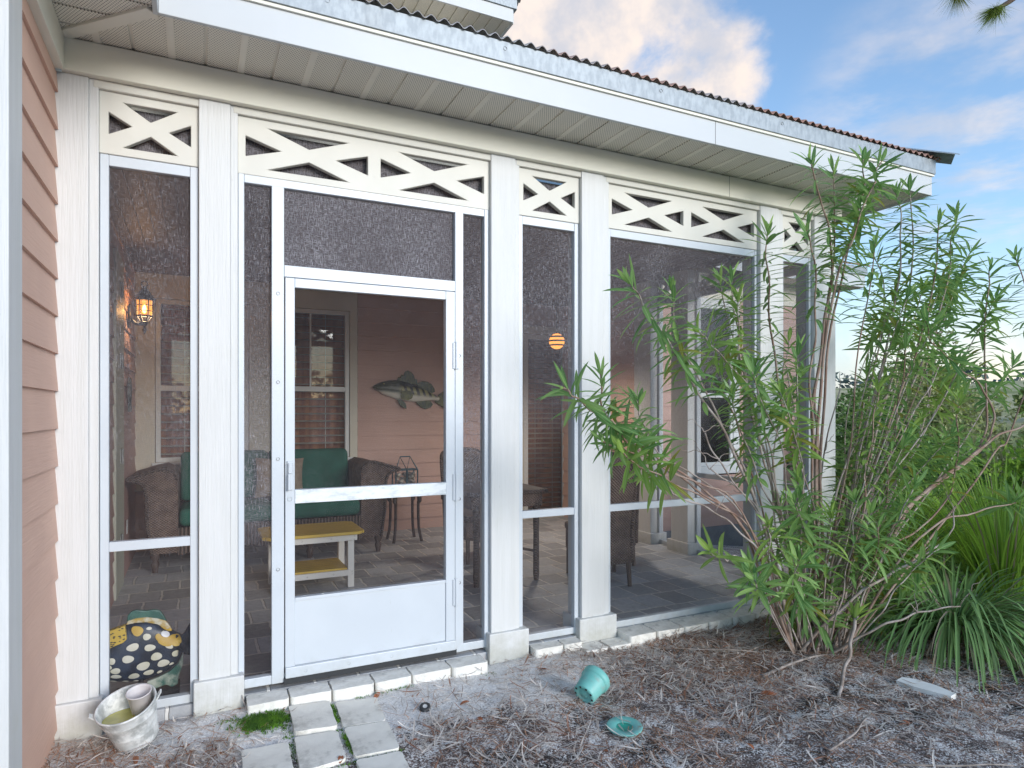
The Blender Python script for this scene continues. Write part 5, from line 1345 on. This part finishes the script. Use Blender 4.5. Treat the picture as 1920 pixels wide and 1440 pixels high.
# ------------------------------------------------------------------ shrubs, dune plants, trees
def shrub(name, label, cx, cy, rx, ry, h, n, mat, ls=.05, group=None, clumps=9, zb=None, stemmat=M_BARK):
    z0 = gz(cx, cy) if zb is None else zb
    o = thing(name, label, "shrub", (cx, cy, z0), 0, group); m = MB()
    cl = []
    for _ in range(clumps):
        a = U(0, 6.28); r = math.sqrt(rnd()); hh = U(.25, 1.0); cl.append((Vector((rx * r * .7 * math.cos(a), ry * r * .7 * math.sin(a), h * hh * (1 - .45 * r))), U(.30, .55) * min(rx, h)))
    for _ in range(n):
        c, r = random.choice(cl); v = Vector((random.gauss(0, 1), random.gauss(0, 1), random.gauss(0, .8))).normalized() * r * (rnd() ** .45); p = c + v
        if p.z < .02: p.z = U(.02, .3)
        d = (v.normalized() + Vector((U(-.8, .8), U(-.8, .8), U(-.2, .9)))).normalized(); s = d.orthogonal().normalized() * ls * .28; s.rotate(Matrix.Rotation(U(0, 6.28), 3, d)); L = ls * U(.6, 1.4)
        m.add([p, p + d * L * .5 + s, p + d * L, p + d * L * .5 - s], [(0, 1, 2, 3)])
    m.build("foliage", mat, o, normals=False)
    t = MB()
    for c, r in cl:
        t.tube(catmull([(0, 0, -.02), c * .45 + Vector((U(-.05, .05), U(-.05, .05), .05)), c], 4), [.016, .015, .014, .012, .011, .010, .008, .006, .004], 6)
    t.build("stems", stemmat, o); return o
shrub("evergreen_shrub", "dense dark green shrub growing just past the porch corner", 5.75, .75, .6, .5, 2.15, 9000, M_SHRUBD, .05, "shrubs beyond the porch corner", 16)
shrub("evergreen_shrub", "dark shrub behind the lime grass, reaching the oleander's thick branch", 6.6, .35, .75, .6, 1.65, 9000, M_SHRUBD, .05, "shrubs beyond the porch corner", 16)
shrub("evergreen_shrub", "taller green shrub between the house wing and the dune", 7.6, 2.0, .9, .8, 2.45, 9000, M_SHRUBD, .06, "shrubs beyond the porch corner", 14)
shrub("evergreen_shrub", "low dark shrub beside the drooping grass at the picture edge", 7.4, -.45, .8, .6, 1.3, 7000, M_SHRUBD, .05, "shrubs beyond the porch corner", 12)
shrub("olive_shrub", "pale olive shrub on the slope behind the dark shrubs", 10.0, 2.6, 1.3, 1.1, 3.1, 6000, M_SHRUBO, .07, "pale shrubs on the slope", 12)
shrub("olive_shrub", "straw coloured low shrub on the slope near the picture edge", 12.0, .6, 1.6, 1.3, 1.9, 7000, M_SHRUBO, .07, "pale shrubs on the slope", 12)
shrub("olive_shrub", "straw yellow low shrub behind the lime grass at the picture edge", 9.3, .1, 1.2, .9, 1.7, 7000, M_SHRUBY, .06, "pale shrubs on the slope", 12)
shrub("evergreen_shrub", "broad mid green shrub filling the gap beyond the oleander's forked branch", 8.7, 1.25, 1.0, .8, 2.3, 8000, M_SHRUBO, .06, "shrubs beyond the porch corner", 18)
shrub("evergreen_shrub", "fresh green shrub rising just behind the upright lime grass", 7.0, -.25, .7, .5, 1.75, 9000, M_LIME, .06, "shrubs beyond the porch corner", 16)
shrub("young_pine", "yellow green young pine rising above the dark shrubs", 12.6, 4.2, .9, .9, 3.9, 6000, M_SHRUBY, .13, "young pines on the dune", 14)
shrub("young_pine", "yellow green young pine on the dune by the oleander's forked branch", 16.0, 3.6, .9, .9, 3.6, 5000, M_SHRUBY, .14, "young pines on the dune", 12)
shrub("young_pine", "small dark pine standing alone on the dune's far edge", 30.0, 9.0, 1.1, 1.1, 3.2, 4000, M_SHRUBO, .2, "young pines on the dune", 12)
for i, (x, y, s) in enumerate([(20, 3, .8), (24, 6.5, 1.0), (22, 10, .9), (28, 12, 1.1), (33, 15, 1.2), (27, 4, .9), (36, 10, 1.2), (18, 8.5, .8)]):
    shrub("dune_scrub", "low olive scrub bush dotted over the pale dune", x, y, s, s, s * .75, 1300, M_SHRUBO, .12, "scrub bushes on the dune", 6)
m = MB()
for k in range(420):                              # far wood round the horizon
    a = R(-180 + 360 * k / 420); r = U(170, 230); x, y = r * math.cos(a), r * math.sin(a); h = U(6, 11) * (1.0 if 0 < a < 1.4 else 1.2)
    z = gz(x, y) - 1
    for _ in range(46):
        p = Vector((x + U(-2.4, 2.4), y + U(-2.4, 2.4), z + h * (rnd() ** .8))); q = Vector((U(-1, 1), U(-1, 1), U(-.6, 1))).normalized() * U(.5, 1.3); s = q.orthogonal().normalized() * U(.4, .9)
        m.add([p - q, p + s, p + q, p - s], [(0, 1, 2, 3)])
tag(m.build("far_wood", M_FAR, normals=False), "hazy line of far trees along the horizon", "woods", kind="stuff")
# pine whose branch tip hangs into the top of the picture
tp = at(1862, 18, -.1)
PN = thing("pine_tree", "pine tree whose drooping needle tip hangs into the sky corner", "tree", (9.2, -2.2, gz(9.2, -2.2)))
PO = Vector(PN.location)
MB().tube([(0, 0, -.1), (.1, .05, 3), (.0, .15, 6), (.1, .1, 9.5)], [.17, .14, .10, .04], 12).build("trunk", M_PINEBARK, PN, smooth=True)
bm_, nm = MB(), MB()
def pine_branch(path, r0, tuftlen, cnt):
    pts = [p - PO for p in catmull(path, 8)]; bm_.tube(pts, [r0 * (1 - .85 * i / len(pts)) + .003 for i in range(len(pts))], 6)
    n = len(pts)
    for k in range(cnt):
        i = int((n - 1) * (1 - tuftlen * (rnd() ** 1.6))); i = min(n - 1, max(1, i)); p = pts[i]; tan = (pts[i] - pts[i - 1]).normalized()
        d = (tan * U(.5, 1.1) + Vector((U(-1, 1), U(-1, 1), U(-1.1, .5))) * .75).normalized(); L = U(.12, .22); s = d.orthogonal().normalized() * .0016; e = p + d * L + Vector((0, 0, -.03))
        nm.add([p - s, p + s, e], [(0, 1, 2)]); s.rotate(Matrix.Rotation(1.57, 3, d)); nm.add([p - s, p + s, e], [(0, 1, 2)])
pine_branch([PO + Vector((0, .1, 6.2)), PO + Vector((-1.0, .9, 6.5)), tp + Vector((.55, -.25, .42)), tp + Vector((.18, -.05, .10)), tp], .05, .16, 620)
tq = at(1795, -12, -.05)
pine_branch([tp + Vector((.55, -.25, .42)), tp + Vector((.1, .1, .45)), tq + Vector((0, 0, .1)), tq], .02, .3, 220)
for k in range(7):
    a = U(0, 6.28); z = U(6.6, 9.3); e = PO + Vector((1.6 * math.cos(a), 1.6 * math.sin(a), z + .3)); pine_branch([PO + Vector((0, .1, z)), PO + Vector((.8 * math.cos(a), .8 * math.sin(a), z + .35)), e], .04, .6, 350)
bm_.build("branches", M_PINEBARK, PN, smooth=True); nm.build("needles", M_NEEDLE, PN, normals=False)

# ------------------------------------------------------------------ light
SUN_EL, SUN_AZ = R(15), R(163)                   # compass-like: azimuth from +Y, clockwise
sd_ = Vector((math.sin(SUN_AZ) * math.cos(SUN_EL), math.cos(SUN_AZ) * math.cos(SUN_EL), math.sin(SUN_EL)))
sl = bpy.data.lights.new("sun", "SUN"); sl.energy = 1.35; sl.angle = R(22); sl.color = (1.0, .97, .94)
so = bpy.data.objects.new("sun", sl); COL.objects.link(so); so.rotation_euler = (-sd_).to_track_quat("-Z", "Y").to_euler(); so.location = (0, -8, 8)

W = bpy.data.worlds.new("World"); SC.world = W; W.use_nodes = True
nt = W.node_tree; nt.nodes.clear(); b = NB(nt)
out = b.n("OutputWorld"); bg = b.n("Background"); bg.inputs[1].default_value = .15
sky = b.n("TexSky"); sky.sky_type = "NISHITA"; sky.sun_disc = False; sky.sun_elevation = SUN_EL; sky.sun_rotation = SUN_AZ; sky.air_density = 1.0; sky.dust_density = .25; sky.ozone_density = 2.2
tc = b.n("TexCoord"); V_ = tc.outputs["Generated"]
x, y, z = b.sep(V_)
def dirdot(px, py):
    d = ray(px, py).normalized(); n = b.n("VectorMath", operation="DOT_PRODUCT"); b.l(V_, n.inputs[0]); n.inputs[1].default_value = d; return n.outputs["Value"]
zc = b.math("MAXIMUM", z, .06)
cv = b.n("CombineXYZ"); b.l(b.math("DIVIDE", x, zc), cv.inputs[0]); b.l(b.math("DIVIDE", y, zc), cv.inputs[1])
n1 = b.noise(V_, 5.5, 8, .58, .35); n2 = b.noise(cv.outputs[0], 1.3, 6, .6, .5)
big = b.math("MAXIMUM", b.ramp(dirdot(1100, -40), .962, .995), b.ramp(dirdot(1230, 140), .985, .998))
bank = b.math("MULTIPLY", b.ramp(z, .0, .24, 1, 0), b.ramp(x, -.2, .5))
cir = b.math("MULTIPLY", b.math("MULTIPLY", b.ramp(dirdot(1800, 225), .978, .999), b.ramp(b.noise(cv.outputs[0], 2.0, 5, .6), .36, .68)), .62)
c1 = b.ramp(b.math("ADD", n1, b.math("MULTIPLY", big, .34)), .58, .80)
gen = b.math("MULTIPLY", b.ramp(n2, .56, .80), b.ramp(z, .05, .3, .2, .45))
cf = b.math("MAXIMUM", b.math("MAXIMUM", b.math("MULTIPLY", c1, b.ramp(big, .02, .25)), cir), b.math("MAXIMUM", b.math("MULTIPLY", bank, .80), b.math("MULTIPLY", gen, b.ramp(y, -.1, .1, 1, 0))), clamp=True)
ccol = b.mix(b.ramp(b.noise(V_, 9, 5, .6), .35, .62), (2.2, 2.25, 2.5), (3.4, 3.0, 2.75))
fin_ = b.mix(cf, sky.outputs[0], ccol)
b.l(fin_, bg.inputs[0]); b.l(bg.outputs[0], out.inputs[0])

SC.view_settings.view_transform = "Standard"; SC.view_settings.look = "None"; SC.view_settings.gamma = 1; SC.view_settings.use_curve_mapping = False
SC.view_settings.exposure = 1.03
SC.render.engine = "CYCLES"; SC.cycles.use_denoising = True; SC.cycles.transparent_max_bounces = 24; SC.cycles.max_bounces = 8; SC.cycles.diffuse_bounces = 4
